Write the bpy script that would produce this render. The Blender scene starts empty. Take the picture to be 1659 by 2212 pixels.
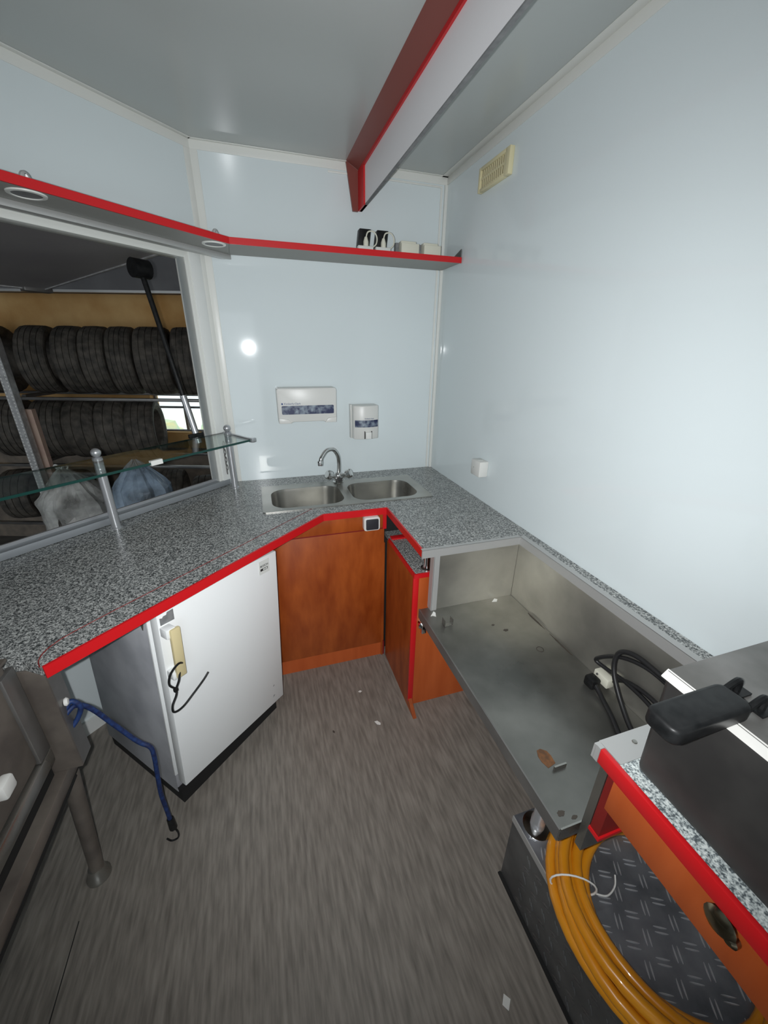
import bpy, bmesh, math, random
from mathutils import Vector, Matrix
random.seed(7)
sc = bpy.context.scene
COL = sc.collection
PI = math.pi

# ------------------------------------------------------------------ camera
FPX, YAW, PITCH, ROLL, CAMZ = 837.70, 0.30834, 0.39781, 0.01356, 1.5902
cy, sy, cp, sp = math.cos(YAW), math.sin(YAW), math.cos(PITCH), math.sin(PITCH)
_f = Vector((sy*cp, cy*cp, -sp)); _r = Vector((cy, -sy, 0)); _u = _r.cross(_f)
_r2 = math.cos(ROLL)*_r + math.sin(ROLL)*_u
_u2 = -math.sin(ROLL)*_r + math.cos(ROLL)*_u
cam_d = bpy.data.cameras.new('camera'); cam = bpy.data.objects.new('camera', cam_d); COL.objects.link(cam)
cam_d.sensor_fit = 'VERTICAL'; cam_d.sensor_height = 36.0; cam_d.sensor_width = 27.0
cam_d.lens = FPX/2212*36.0; cam_d.clip_start = 0.02; cam_d.clip_end = 100
M = Matrix((_r2, _u2, -_f)).transposed().to_4x4(); M.translation = (0, 0, CAMZ)
cam.matrix_world = M
sc.camera = cam

# ------------------------------------------------------------------ light
w = bpy.data.worlds.new('daylight'); sc.world = w; w.use_nodes = True
w.node_tree.nodes['Background'].inputs[0].default_value = (0.88, 0.95, 1.0, 1)
w.node_tree.nodes['Background'].inputs[1].default_value = 1.6
fl = bpy.data.lights.new('phone_flash', 'SPOT'); flo = bpy.data.objects.new('phone_flash', fl); COL.objects.link(flo)
fl.energy = 76; fl.spot_size = math.radians(148); fl.spot_blend = 1.0; fl.shadow_soft_size = 0.006
fl.color = (0.97, 0.99, 1.0)
flo.matrix_world = M @ Matrix.Translation((-0.035, 0.0, -0.002)) @ Matrix.Rotation(math.radians(6), 4, 'X')
vs = sc.view_settings
sc.display_settings.display_device = 'sRGB'
vs.view_transform = 'Standard'; vs.look = 'None'; vs.exposure = 0.16; vs.gamma = 1.0; vs.use_curve_mapping = False
sc.cycles.max_bounces = 5; sc.cycles.diffuse_bounces = 4

# ------------------------------------------------------------------ frames
XR, YB, ZC, XL, ANG = 1.011, 2.207, 2.377, -0.163, 0.8161
_sa, _ca = math.sin(ANG), math.cos(ANG)
def W(x, y, z): return Vector((x, y, z))
def LP(t, o, z): return Vector((XL - _sa*t + _ca*o, YB - _ca*t - _sa*o, z))     # along / off the slanted serving wall
def GP(u, d, z): return Vector((cy*u + sy*d, -sy*u + cy*d, z))                   # garage behind the serving hatch

# ------------------------------------------------------------------ materials
MATS = {}
def pmat(name, col, rough=0.5, metal=0.0, spec=0.5, col2=None, scale=8.0, stretch=(1,1,1), detail=4.0,
         ramp=(0.35, 0.65), bump=0.0, bscale=None, rough2=None, coat=0.0, kind='noise'):
    m = bpy.data.materials.new(name); m.use_nodes = True; nt = m.node_tree; b = nt.nodes['Principled BSDF']
    b.inputs['Base Color'].default_value = (*col, 1); b.inputs['Roughness'].default_value = rough
    b.inputs['Metallic'].default_value = metal; b.inputs['Specular IOR Level'].default_value = spec
    b.inputs['Coat Weight'].default_value = coat
    geo = nt.nodes.new('ShaderNodeNewGeometry'); mp = nt.nodes.new('ShaderNodeMapping')
    mp.inputs['Scale'].default_value = stretch
    nt.links.new(geo.outputs['Position'], mp.inputs['Vector'])
    if col2 is not None:
        if kind == 'voronoi':
            n = nt.nodes.new('ShaderNodeTexVoronoi'); n.inputs['Scale'].default_value = scale; out = n.outputs['Color']
            sp_ = nt.nodes.new('ShaderNodeSeparateColor'); nt.links.new(out, sp_.inputs[0]); out = sp_.outputs[0]
        else:
            n = nt.nodes.new('ShaderNodeTexNoise'); n.inputs['Scale'].default_value = scale
            n.inputs['Detail'].default_value = detail; out = n.outputs['Fac']
        nt.links.new(mp.outputs[0], n.inputs['Vector'])
        cr = nt.nodes.new('ShaderNodeValToRGB'); cr.color_ramp.elements[0].position = ramp[0]; cr.color_ramp.elements[1].position = ramp[1]
        cr.color_ramp.elements[0].color = (*col, 1); cr.color_ramp.elements[1].color = (*col2, 1)
        nt.links.new(out, cr.inputs[0]); nt.links.new(cr.outputs[0], b.inputs['Base Color'])
        if rough2 is not None:
            mr = nt.nodes.new('ShaderNodeMapRange'); mr.inputs['To Min'].default_value = rough; mr.inputs['To Max'].default_value = rough2
            mr.inputs['From Min'].default_value = ramp[0]; mr.inputs['From Max'].default_value = ramp[1]
            nt.links.new(out, mr.inputs[0]); nt.links.new(mr.outputs[0], b.inputs['Roughness'])
    if bump > 0:
        n2 = nt.nodes.new('ShaderNodeTexNoise'); n2.inputs['Scale'].default_value = bscale or scale; n2.inputs['Detail'].default_value = 3
        nt.links.new(mp.outputs[0], n2.inputs['Vector'])
        bp = nt.nodes.new('ShaderNodeBump'); bp.inputs['Strength'].default_value = bump; bp.inputs['Distance'].default_value = 0.01
        nt.links.new(n2.outputs['Fac'], bp.inputs['Height']); nt.links.new(bp.outputs[0], b.inputs['Normal'])
    MATS[name] = m; return m

pmat('wall_panel', (0.73, 0.80, 0.815), 0.06, spec=0.30, bump=0.010, bscale=5)
pmat('ceiling_panel', (0.50, 0.53, 0.52), 0.22, spec=0.4, bump=0.015, bscale=4)  # white panels greyed, the flash's falloff put into the colour
pmat('trim_white', (0.80, 0.81, 0.77), 0.35)
pmat('pvc_white', (0.80, 0.82, 0.80), 0.3)
pmat('vinyl', (0.125, 0.112, 0.096), 0.42, col2=(0.33, 0.300, 0.262), scale=7, stretch=(12, 1.4, 1), detail=12, ramp=(0.22, 0.82), bump=0.05)
pmat('red_edge', (0.60, 0.010, 0.014), 0.35)
pmat('dark_red', (0.20, 0.012, 0.010), 0.45)
pmat('brown_red', (0.22, 0.055, 0.042), 0.45)
pmat('cherry', (0.25, 0.043, 0.005), 0.38, col2=(0.41, 0.092, 0.015), scale=4.0, stretch=(5, 5, 1.6), detail=9, ramp=(0.3, 0.72))
pmat('cherry_light', (0.44, 0.080, 0.014), 0.42, col2=(0.54, 0.115, 0.026), scale=3.0, stretch=(7, 7, 1.0), detail=7, ramp=(0.3, 0.72))
pmat('steel', (0.27, 0.265, 0.245), 0.24, metal=0.9, col2=(0.56, 0.55, 0.51), scale=4.5, detail=5, ramp=(0.25, 0.80), rough2=0.36)
pmat('steel_tray', (0.13, 0.13, 0.12), 0.26, metal=0.85, col2=(0.34, 0.335, 0.31), scale=3.6, detail=6, ramp=(0.30, 0.74), rough2=0.40)  # same stainless as steel, darkened for the tray's shading
pmat('steel_panel', (0.40, 0.39, 0.355), 0.33, metal=0.85, col2=(0.72, 0.70, 0.63), scale=4.5, detail=5, ramp=(0.28, 0.74), rough2=0.42)  # same stainless, lightened where the panels face the flash
pmat('griddle_dark', (0.035, 0.034, 0.033), 0.42, metal=0.3, col2=(0.06, 0.058, 0.055), scale=9, detail=8)
pmat('griddle_top', (0.17, 0.165, 0.155), 0.42, metal=0.5, col2=(0.27, 0.26, 0.25), scale=9, detail=8)
pmat('steel_dark', (0.16, 0.155, 0.15), 0.38, metal=0.6, col2=(0.24, 0.235, 0.225), scale=9, detail=8, ramp=(0.3, 0.75))
pmat('steel_brown', (0.14, 0.12, 0.105), 0.45, metal=0.4, col2=(0.24, 0.21, 0.18), scale=11, detail=8, ramp=(0.35, 0.7))
pmat('aluminium', (0.52, 0.52, 0.51), 0.45, metal=0.5)
pmat('silver', (0.55, 0.56, 0.58), 0.32, metal=0.7)
pmat('chrome', (0.75, 0.75, 0.74), 0.12, metal=1.0)
pmat('polished', (0.85, 0.84, 0.80), 0.25, metal=1.0)
pmat('white_enamel', (0.88, 0.90, 0.90), 0.28)
pmat('grey_enamel', (0.36, 0.37, 0.40), 0.45, col2=(0.48, 0.49, 0.52), scale=7, detail=6, ramp=(0.35, 0.6))
pmat('white_plastic', (0.72, 0.72, 0.69), 0.35)
pmat('cream', (0.68, 0.58, 0.33), 0.45)
pmat('yellowed', (0.72, 0.66, 0.42), 0.45)
pmat('vent_gap_shade', (0.16, 0.13, 0.06), 0.6)  # shade between the vent slats, put into the backing colour
pmat('ivory', (0.72, 0.71, 0.60), 0.45)
pmat('black_plastic', (0.006, 0.0065, 0.007), 0.42, spec=0.3, col2=(0.014, 0.0145, 0.015), scale=60)
pmat('black_rubber', (0.012, 0.012, 0.013), 0.45)
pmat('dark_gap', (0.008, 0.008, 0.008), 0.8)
pmat('tyre', (0.040, 0.036, 0.031), 0.75, col2=(0.105, 0.092, 0.076), scale=14, detail=6)
pmat('switch_dark', (0.028, 0.030, 0.036), 0.45)
pmat('sticker_blue', (0.02, 0.03, 0.09), 0.4, col2=(0.30, 0.36, 0.42), scale=38, detail=5, ramp=(0.42, 0.68))
pmat('ink_blue', (0.03, 0.07, 0.22), 0.5)
pmat('ink_black', (0.02, 0.02, 0.02), 0.5)
pmat('label_grey', (0.16, 0.165, 0.17), 0.5, col2=(0.23, 0.235, 0.24), scale=40)
pmat('paper_white', (0.80, 0.80, 0.77), 0.7)
pmat('label_white', (0.70, 0.71, 0.68), 0.5)
pmat('blue_cord', (0.006, 0.012, 0.055), 0.55, col2=(0.012, 0.040, 0.15), scale=90)
pmat('hose_orange', (0.64, 0.235, 0.008), 0.30, col2=(0.72, 0.29, 0.015), scale=14, coat=0.3)
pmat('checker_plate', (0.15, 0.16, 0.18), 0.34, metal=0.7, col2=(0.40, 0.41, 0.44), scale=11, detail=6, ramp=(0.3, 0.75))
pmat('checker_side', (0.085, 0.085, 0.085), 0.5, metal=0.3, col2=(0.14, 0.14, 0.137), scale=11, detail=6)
pmat('lug_metal', (0.70, 0.71, 0.73), 0.30, metal=0.65)
pmat('brass_knob', (0.30, 0.26, 0.18), 0.22, metal=1.0)
pmat('rust', (0.20, 0.085, 0.03), 0.8, col2=(0.10, 0.05, 0.025), scale=70)
pmat('stain', (0.06, 0.05, 0.04), 0.6)
pmat('concrete_brown', (0.42, 0.22, 0.065), 0.9, col2=(0.62, 0.40, 0.17), scale=3, detail=8, ramp=(0.3, 0.7), bump=0.3, bscale=25)
pmat('brown_dark', (0.14, 0.12, 0.10), 0.9, col2=(0.24, 0.20, 0.16), scale=8, detail=8, bump=0.2)  # dark brown; on the garage wall it stands in for shade below the rack
pmat('garage_grey', (0.12, 0.12, 0.125), 0.7, col2=(0.17, 0.17, 0.175), scale=3)
pmat('hatch_grey', (0.24, 0.225, 0.23), 0.5, col2=(0.30, 0.285, 0.285), scale=2)
pmat('galvanised', (0.42, 0.42, 0.42), 0.4, metal=0.5, col2=(0.6, 0.6, 0.6), scale=30)
pmat('pink_steel', (0.45, 0.30, 0.25), 0.5, col2=(0.52, 0.38, 0.30), scale=12)
pmat('leaf', (0.50, 0.70, 0.55), 0.6, col2=(0.88, 0.80, 0.42), scale=4)
pmat('grass', (0.80, 0.82, 0.72), 0.8, col2=(0.86, 0.83, 0.68), scale=2)
pmat('sill_grey', (0.30, 0.32, 0.34), 0.4, metal=0.3)
pmat('rim_highlight', (0.86, 0.85, 0.81), 0.35, metal=0.2)  # near-white colour holds the flash highlight along the griddle's metal rim
pmat('valance_white', (0.84, 0.83, 0.85), 0.4)
pmat('terracotta_grey', (0.33, 0.33, 0.31), 0.6)
pmat('garage_floor', (0.10, 0.095, 0.09), 0.85, col2=(0.16, 0.15, 0.14), scale=5)

def granite(name, a, b_, c):
    m = bpy.data.materials.new(name); m.use_nodes = True; nt = m.node_tree; bs = nt.nodes['Principled BSDF']
    bs.inputs['Roughness'].default_value = 0.28
    geo = nt.nodes.new('ShaderNodeNewGeometry')
    n1 = nt.nodes.new('ShaderNodeTexNoise'); n1.inputs['Scale'].default_value = 175; n1.inputs['Detail'].default_value = 4
    n2 = nt.nodes.new('ShaderNodeTexNoise'); n2.inputs['Scale'].default_value = 310; n2.inputs['Detail'].default_value = 1
    for n in (n1, n2): nt.links.new(geo.outputs['Position'], n.inputs['Vector'])
    cr = nt.nodes.new('ShaderNodeValToRGB'); e = cr.color_ramp.elements
    e[0].position = 0.41; e[0].color = (*a, 1); e[1].position = 0.61; e[1].color = (*c, 1)
    x = e.new(0.50); x.color = (*b_, 1)
    mx = nt.nodes.new('ShaderNodeMath'); mx.operation = 'MULTIPLY_ADD'; mx.inputs[1].default_value = 0.4
    m2 = nt.nodes.new('ShaderNodeMath'); m2.operation = 'MULTIPLY'; m2.inputs[1].default_value = 0.6
    nt.links.new(n1.outputs['Fac'], m2.inputs[0]); nt.links.new(n2.outputs['Fac'], mx.inputs[0]); nt.links.new(m2.outputs[0], mx.inputs[2])
    nt.links.new(mx.outputs[0], cr.inputs[0]); nt.links.new(cr.outputs[0], bs.inputs['Base Color'])
    MATS[name] = m
granite('granite', (0.035, 0.040, 0.042), (0.24, 0.25, 0.245), (0.62, 0.63, 0.61))
granite('granite_light', (0.10, 0.12, 0.13), (0.42, 0.47, 0.47), (0.75, 0.80, 0.78))

def sheet_mat(name, tint, facing_mix=0.0, rough=0.02, diffuse=None):
    m = bpy.data.materials.new(name); m.use_nodes = True; nt = m.node_tree; nt.nodes.clear()
    out = nt.nodes.new('ShaderNodeOutputMaterial'); tr = nt.nodes.new('ShaderNodeBsdfTransparent'); tr.inputs[0].default_value = (*tint, 1)
    gl = nt.nodes.new('ShaderNodeBsdfGlossy'); gl.inputs['Roughness'].default_value = rough
    fr = nt.nodes.new('ShaderNodeFresnel'); bf = nt.nodes.new('ShaderNodeNewGeometry'); ma = nt.nodes.new('ShaderNodeMath'); ma.operation = 'MULTIPLY_ADD'
    ma.inputs[1].default_value = 1/1.45-1.45; ma.inputs[2].default_value = 1.45; nt.links.new(bf.outputs['Backfacing'], ma.inputs[0]); nt.links.new(ma.outputs[0], fr.inputs[0])
    mx = nt.nodes.new('ShaderNodeMixShader'); nt.links.new(fr.outputs[0], mx.inputs[0]); nt.links.new(tr.outputs[0], mx.inputs[1]); nt.links.new(gl.outputs[0], mx.inputs[2])
    last = mx
    if diffuse:
        df = nt.nodes.new('ShaderNodeBsdfDiffuse'); df.inputs[0].default_value = (*diffuse[0], 1)
        ns = nt.nodes.new('ShaderNodeTexNoise'); ns.inputs['Scale'].default_value = 6; ns.inputs['Detail'].default_value = 5
        geo = nt.nodes.new('ShaderNodeNewGeometry'); nt.links.new(geo.outputs['Position'], ns.inputs['Vector'])
        mr = nt.nodes.new('ShaderNodeMapRange'); mr.inputs['From Min'].default_value = 0.3; mr.inputs['From Max'].default_value = 0.7
        mr.inputs['To Min'].default_value = diffuse[1]; mr.inputs['To Max'].default_value = diffuse[2]
        nt.links.new(ns.outputs['Fac'], mr.inputs[0])
        m2 = nt.nodes.new('ShaderNodeMixShader'); nt.links.new(mr.outputs[0], m2.inputs[0]); nt.links.new(mx.outputs[0], m2.inputs[1]); nt.links.new(df.outputs[0], m2.inputs[2]); last = m2
    nt.links.new(last.outputs[0], out.inputs[0]); MATS[name] = m
sheet_mat('glass', (0.90, 0.95, 0.93))
sheet_mat('window_glass', (0.93, 0.97, 0.96))
sheet_mat('plastic_film', (0.86, 0.87, 0.86), rough=0.25, diffuse=((0.88, 0.88, 0.84), 0.10, 0.62))
sheet_mat('plastic_film_blue', (0.80, 0.86, 0.92), rough=0.2, diffuse=((0.62, 0.78, 0.95), 0.10, 0.62))
pmat('glass_edge', (0.012, 0.055, 0.047), 0.15)

# ------------------------------------------------------------------ mesh helpers
class MB:
    def __init__(s): s.v = []; s.f = []
    def add(s, vs, fs):
        k = len(s.v); s.v += [Vector(x) for x in vs]; s.f += [[i+k for i in f] for f in fs]; return s
    def box(s, a, b, fr=W):
        x0, y0, z0 = [min(p, q) for p, q in zip(a, b)]; x1, y1, z1 = [max(p, q) for p, q in zip(a, b)]
        P = [fr(x, y, z) for z in (z0, z1) for y in (y0, y1) for x in (x0, x1)]
        return s.add(P, [[0,2,3,1], [4,5,7,6], [0,1,5,4], [2,6,7,3], [0,4,6,2], [1,3,7,5]])
    def hexa(s, P): return s.add(P, [[0,2,3,1], [4,5,7,6], [0,1,5,4], [2,6,7,3], [0,4,6,2], [1,3,7,5]])
    def prism(s, poly, z0, z1, fr=W):
        n = len(poly); a = sum(poly[i][0]*poly[(i+1)%n][1]-poly[(i+1)%n][0]*poly[i][1] for i in range(n))
        if a < 0: poly = poly[::-1]
        P = [fr(x, y, z0) for x, y in poly] + [fr(x, y, z1) for x, y in poly]
        return s.add(P, [list(range(n))[::-1], list(range(n, 2*n))] + [[i, (i+1)%n, (i+1)%n+n, i+n] for i in range(n)])
    def sweep(s, pts, prof_r, seg=10, closed=False, cap=True, flat=None):
        pts = [Vector(p) for p in pts]; n = len(pts); rings = []
        up = Vector((0, 0, 1)); prev = None
        for i, p in enumerate(pts):
            if closed: d = pts[(i+1)%n]-pts[i-1]
            else: d = pts[min(i+1, n-1)]-pts[max(i-1, 0)]
            d.normalize()
            if prev is None:
                a = d.cross(up)
                if a.length < 1e-3: a = d.cross(Vector((1, 0, 0)))
            else:
                a = prev - d*prev.dot(d)
            a.normalize(); b = d.cross(a); prev = a
            r = prof_r[i] if isinstance(prof_r, (list, tuple)) else prof_r
            r2 = r*(flat or 1)
            rings.append([p + a*math.cos(2*PI*k/seg)*r + b*math.sin(2*PI*k/seg)*r2 for k in range(seg)])
        k0 = len(s.v); s.v += [v for R in rings for v in R]
        m = n if closed else n-1
        for i in range(m):
            for k in range(seg):
                a = k0+i*seg+k; b = k0+i*seg+(k+1)%seg; c = k0+((i+1)%n)*seg+(k+1)%seg; d = k0+((i+1)%n)*seg+k
                s.f.append([a, b, c, d])
        if cap and not closed:
            s.f.append([k0+k for k in range(seg)][::-1]); s.f.append([k0+(n-1)*seg+k for k in range(seg)])
        return s
    def lathe(s, prof, c, axis=(0, 0, 1), seg=20, sx=1.0, cap=True):
        ax = Vector(axis).normalized(); a = ax.cross(Vector((0, 0, 1)))
        if a.length < 1e-3: a = Vector((1, 0, 0))
        a.normalize(); b = ax.cross(a); c = Vector(c); k0 = len(s.v); n = len(prof)
        for r, h in prof:
            for k in range(seg): s.v.append(c + ax*h + (a*math.cos(2*PI*k/seg)*sx + b*math.sin(2*PI*k/seg))*max(r, 1e-5))
        for i in range(n-1):
            for k in range(seg):
                s.f.append([k0+i*seg+k, k0+i*seg+(k+1)%seg, k0+(i+1)*seg+(k+1)%seg, k0+(i+1)*seg+k])
        if cap: s.f.append([k0+k for k in range(seg)][::-1]); s.f.append([k0+(n-1)*seg+k for k in range(seg)])
        return s
    def build(s, name, mat, parent=None, bevel=0.0, smooth=False, bseg=2):
        me = bpy.data.meshes.new(name)
        lo = Vector([min(v[i] for v in s.v) for i in range(3)]); hi = Vector([max(v[i] for v in s.v) for i in range(3)])
        org = Vector(((lo.x+hi.x)/2, (lo.y+hi.y)/2, lo.z))
        me.from_pydata([v-org for v in s.v], [], s.f)
        bm = bmesh.new(); bm.from_mesh(me)
        bmesh.ops.recalc_face_normals(bm, faces=bm.faces)
        if bevel > 0:
            bmesh.ops.bevel(bm, geom=[e for e in bm.edges if len(e.link_faces) == 2 and e.calc_face_angle(0) > 0.5], offset=bevel, segments=bseg, profile=0.5, affect='EDGES', clamp_overlap=True)
        bm.to_mesh(me); bm.free()
        if smooth or bevel > 0:
            for p in me.polygons: p.use_smooth = True
            me.set_sharp_from_angle(angle=math.radians(38))
        me.materials.append(MATS[mat])
        o = bpy.data.objects.new(name, me); COL.objects.link(o)
        if parent is not None:
            o.parent = parent; o.location = org - wpos(parent)
        else: o.location = org
        return o
def wpos(o):
    p = Vector(o.location)
    while o.parent: o = o.parent; p += o.location
    return p
def box(name, a, b, mat, parent=None, fr=W, bevel=0.0): return MB().box(a, b, fr).build(name, mat, parent, bevel)
def tag(o, label, cat, group=None, kind=None):
    o['label'] = label; o['category'] = cat
    if group: o['group'] = group
    if kind: o['kind'] = kind
    return o
def thing(name, loc, label, cat, group=None, kind=None):
    o = bpy.data.objects.new(name, None); COL.objects.link(o); o.location = Vector(loc); o.empty_display_size = 0.05
    return tag(o, label, cat, group, kind)
def struct(o, label, cat): return tag(o, label, cat, kind='structure')
def plate(name, outer, holes, z0, z1, mat, parent=None):
    bm = bmesh.new(); es = []
    for loop in [outer]+holes:
        vs = [bm.verts.new((p[0], p[1], z1)) for p in loop]
        es += [bm.edges.new((vs[i], vs[(i+1) % len(vs)])) for i in range(len(vs))]
    bmesh.ops.triangle_fill(bm, edges=es, use_beauty=True, use_dissolve=False)
    mb = MB(); bm.verts.index_update(); V = [v.co.copy() for v in bm.verts]; F = [[v.index for v in f.verts] for f in bm.faces]; n = len(V)
    k = 0; sides = []
    for loop in [outer]+holes:
        m = len(loop); sides += [[k+i, k+(i+1) % m, k+(i+1) % m+n, k+i+n] for i in range(m)]; k += m
    mb.add(V+[Vector((v.x, v.y, z0)) for v in V], F+[[i+n for i in f][::-1] for f in F]+sides)
    bm.free(); return mb.build(name, mat, parent)
def strip(path, width, z0, z1):
    """band of given width on the right-hand side of a plan path, with mitred corners"""
    n = len(path); offs = []
    for i in range(n):
        ds = []
        if i > 0: ds.append((Vector(path[i])-Vector(path[i-1])).normalized())
        if i < n-1: ds.append((Vector(path[i+1])-Vector(path[i])).normalized())
        ns = [Vector((d.y, -d.x)) for d in ds]; m = sum(ns, Vector((0, 0))).normalized()
        offs.append(Vector(path[i]) + m*width/max(0.3, m.dot(ns[0])))
    mb = MB()
    for i in range(n-1):
        a, b, c, d = Vector(path[i]), Vector(path[i+1]), offs[i+1], offs[i]
        mb.prism([a, b, c, d], z0, z1)
    return mb
def spline(pts, n=8, closed=False):
    P = [Vector(p) for p in pts]; out = []; m = len(P)
    for i in range(m if closed else m-1):
        if closed: p0, p1, p2, p3 = P[i-1], P[i], P[(i+1) % m], P[(i+2) % m]
        else: p0, p1, p2, p3 = P[max(i-1, 0)], P[i], P[i+1], P[min(i+2, m-1)]
        for k in range(n):
            t = k/n
            out.append(0.5*((2*p1)+(p2-p0)*t+(2*p0-5*p1+4*p2-p3)*t*t+(3*p1-p0-3*p2+p3)*t**3))
    if not closed: out.append(P[-1])
    return out
def rrect(x0, x1, y0, y1, r, n=5):
    out = []
    for cx, cy_, a in ((x1-r, y1-r, 0), (x0+r, y1-r, 90), (x0+r, y0+r, 180), (x1-r, y0+r, 270)):
        for k in range(n+1):
            t = math.radians(a+90*k/n); out.append((cx+r*math.cos(t), cy_+r*math.sin(t)))
    return out
def text(name, body, size, mat, M4, parent, extrude=0.0004):
    c = bpy.data.curves.new(name, 'FONT'); c.body = body; c.size = size; c.extrude = extrude; c.align_x = 'CENTER'; c.align_y = 'CENTER'
    t = bpy.data.objects.new(name, c); COL.objects.link(t); bpy.context.view_layer.update()
    me = bpy.data.meshes.new_from_object(t.evaluated_get(bpy.context.evaluated_depsgraph_get()))
    bpy.data.objects.remove(t); bpy.data.curves.remove(c)
    mb = MB(); mb.add([M4 @ v.co for v in me.vertices], [list(p.vertices) for p in me.polygons]); bpy.data.meshes.remove(me)
    return mb.build(name, mat, parent)
def frame4(right, up, pos):
    r_, u_ = Vector(right).normalized(), Vector(up).normalized(); n_ = r_.cross(u_)
    m = Matrix((r_, u_, n_)).transposed().to_4x4(); m.translation = Vector(pos); return m

# ================================================================== SETTING
TE = 1.864; XLL = XL - _sa*TE                         # the slanted wall ends here and meets the left wall
YR = -1.5                                             # unseen rear wall, added with a doorway to limit daylight from behind
corner_l = LP(TE, 0, 0)
fl_poly = [(XR, YB), (XL, YB), (corner_l.x, corner_l.y), (corner_l.x, YR), (XR, YR)]
struct(MB().prism(fl_poly, -0.04, 0.0).build('floor', 'vinyl'), 'grey brown streaked vinyl floor of the trailer', 'floor')
struct(MB().prism(fl_poly, ZC, ZC+0.04).build('ceiling', 'ceiling_panel'), 'smooth panel ceiling of the trailer, greyed for shade', 'ceiling')
struct(box('wall_back', (XL-0.05, YB, -0.04), (XR+0.05, YB+0.05, ZC+0.04), 'wall_panel'), 'glossy white back wall behind the sink', 'wall')
struct(box('wall_right', (XR, YR, -0.04), (XR+0.05, YB, ZC+0.04), 'wall_panel'), 'glossy white long wall on the right', 'wall')
T0, T1, ZW0, ZW1 = 0.108, 1.74, 0.925, 1.955         # serving hatch opening in the slanted wall
mb = MB().box((0.0, -0.05, -0.04), (TE, 0, ZW0), LP).box((0, -0.05, ZW1), (TE, 0, ZC+0.04), LP)
mb.box((-0.0, -0.05, ZW0), (T0, 0, ZW1), LP).box((T1, -0.05, ZW0), (TE, 0, ZW1), LP)
struct(mb.build('wall_left', 'wall_panel'), 'slanted white wall with the open serving hatch', 'wall')
struct(box('wall_far_left', (corner_l.x-0.05, YR, -0.04), (corner_l.x, corner_l.y, ZC+0.04), 'wall_panel'), 'white wall left of the serving hatch', 'wall')

mb = MB().box((corner_l.x, YR-0.05, -0.04), (-0.95, YR, ZC+0.04)).box((0.05, YR-0.05, -0.04), (XR, YR, ZC+0.04)).box((-0.95, YR-0.05, 2.0), (0.05, YR, ZC+0.04))
struct(mb.build('wall_rear_added', 'wall_panel'), 'unseen white rear wall with a doorway, added to hold back daylight', 'wall')

fl_o = bpy.data.objects['floor']
MB().prism([(-0.676, 0.835), (-0.6735, 0.835), (-0.668, 0.45), (-0.6705, 0.45)], 0.0001, 0.0006).build('floor_seam', 'dark_gap', fl_o)

# hatch frame (white profiles round the opening)
wf = thing('window_1', LP(0.9, 0, ZW0), 'white profiled frame of the open serving hatch', 'window', kind='structure')
MB().box((T0-0.075, -0.056, ZW0), (T0-0.02, 0.012, ZW1+0.06), LP).build('frame_side', 'pvc_white', wf, 0.002)
MB().box((T0-0.022, -0.060, ZW0), (T0, 0.006, ZW1), LP).build('frame_side', 'trim_white', wf, 0.002)
MB().box((T0-0.075, -0.056, ZW1+0.012), (T1, 0.010, ZW1+0.06), LP).build('frame_top', 'pvc_white', wf, 0.002)
MB().box((T0-0.022, -0.060, ZW1-0.012), (T1, 0.005, ZW1+0.012), LP).build('frame_top', 'trim_white', wf, 0.002)
MB().box((T0-0.06, -0.055, ZW0-0.022), (T1, 0.016, ZW0+0.006), LP).build('sill', 'sill_grey', wf, 0.002)
MB().box((T0, -0.03, ZW0+0.006), (T1, -0.022, ZW0+0.018), LP).build('sill_track', 'silver', wf)

# ceiling and corner trims
def trim(n, mb, label, mat='trim_white'): struct(mb.build('trim_%d' % n, mat, None, 0.0015), label, 'trim')
TW = 0.034
mb = MB().box((XR-0.003, YR, ZC-TW), (XR, YB, ZC)).box((XR-TW, YR, ZC-0.003), (XR, YB, ZC)); trim(1, mb, 'white angle trim along ceiling and right wall')
mb = MB().box((XL, YB-0.003, ZC-TW), (XR, YB, ZC)).box((XL, YB-TW*0.5, ZC-0.003), (XR, YB, ZC)); trim(2, mb, 'white angle trim along ceiling and back wall')
mb = MB().box((0, 0, ZC-TW), (TE, 0.003, ZC), LP).box((0, 0, ZC-0.003), (TE, TW*0.6, ZC), LP); trim(3, mb, 'white angle trim along ceiling and slanted wall')
mb = MB().box((XR-0.016, YB-0.012, 0.9), (XR, YB, ZC-TW)); trim(4, mb, 'outer white corner strip between back and right walls')
mb = MB().box((XR-0.036, YB-0.005, 0.9), (XR-0.026, YB, ZC-TW-0.012)).box((XR-0.6, YB-0.005, ZC-TW-0.014), (XR-0.026, YB, ZC-TW-0.006)); trim(5, mb, 'thin inner white strip beside the back corner', 'trim_white')
mb = MB().box((-0.0, 0, 0.9), (0.030, 0.003, ZC-TW), LP).box((XL, YB-0.004, 0.9), (XL+0.030, YB, ZC-TW)); trim(6, mb, 'white corner trim between slanted and back walls')
mb = MB().box((0, 0, 0), (TE, 0.012, 0.07), LP); struct(mb.build('baseboard_left', 'pvc_white'), 'low white baseboard under the serving counter', 'baseboard')

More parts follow.
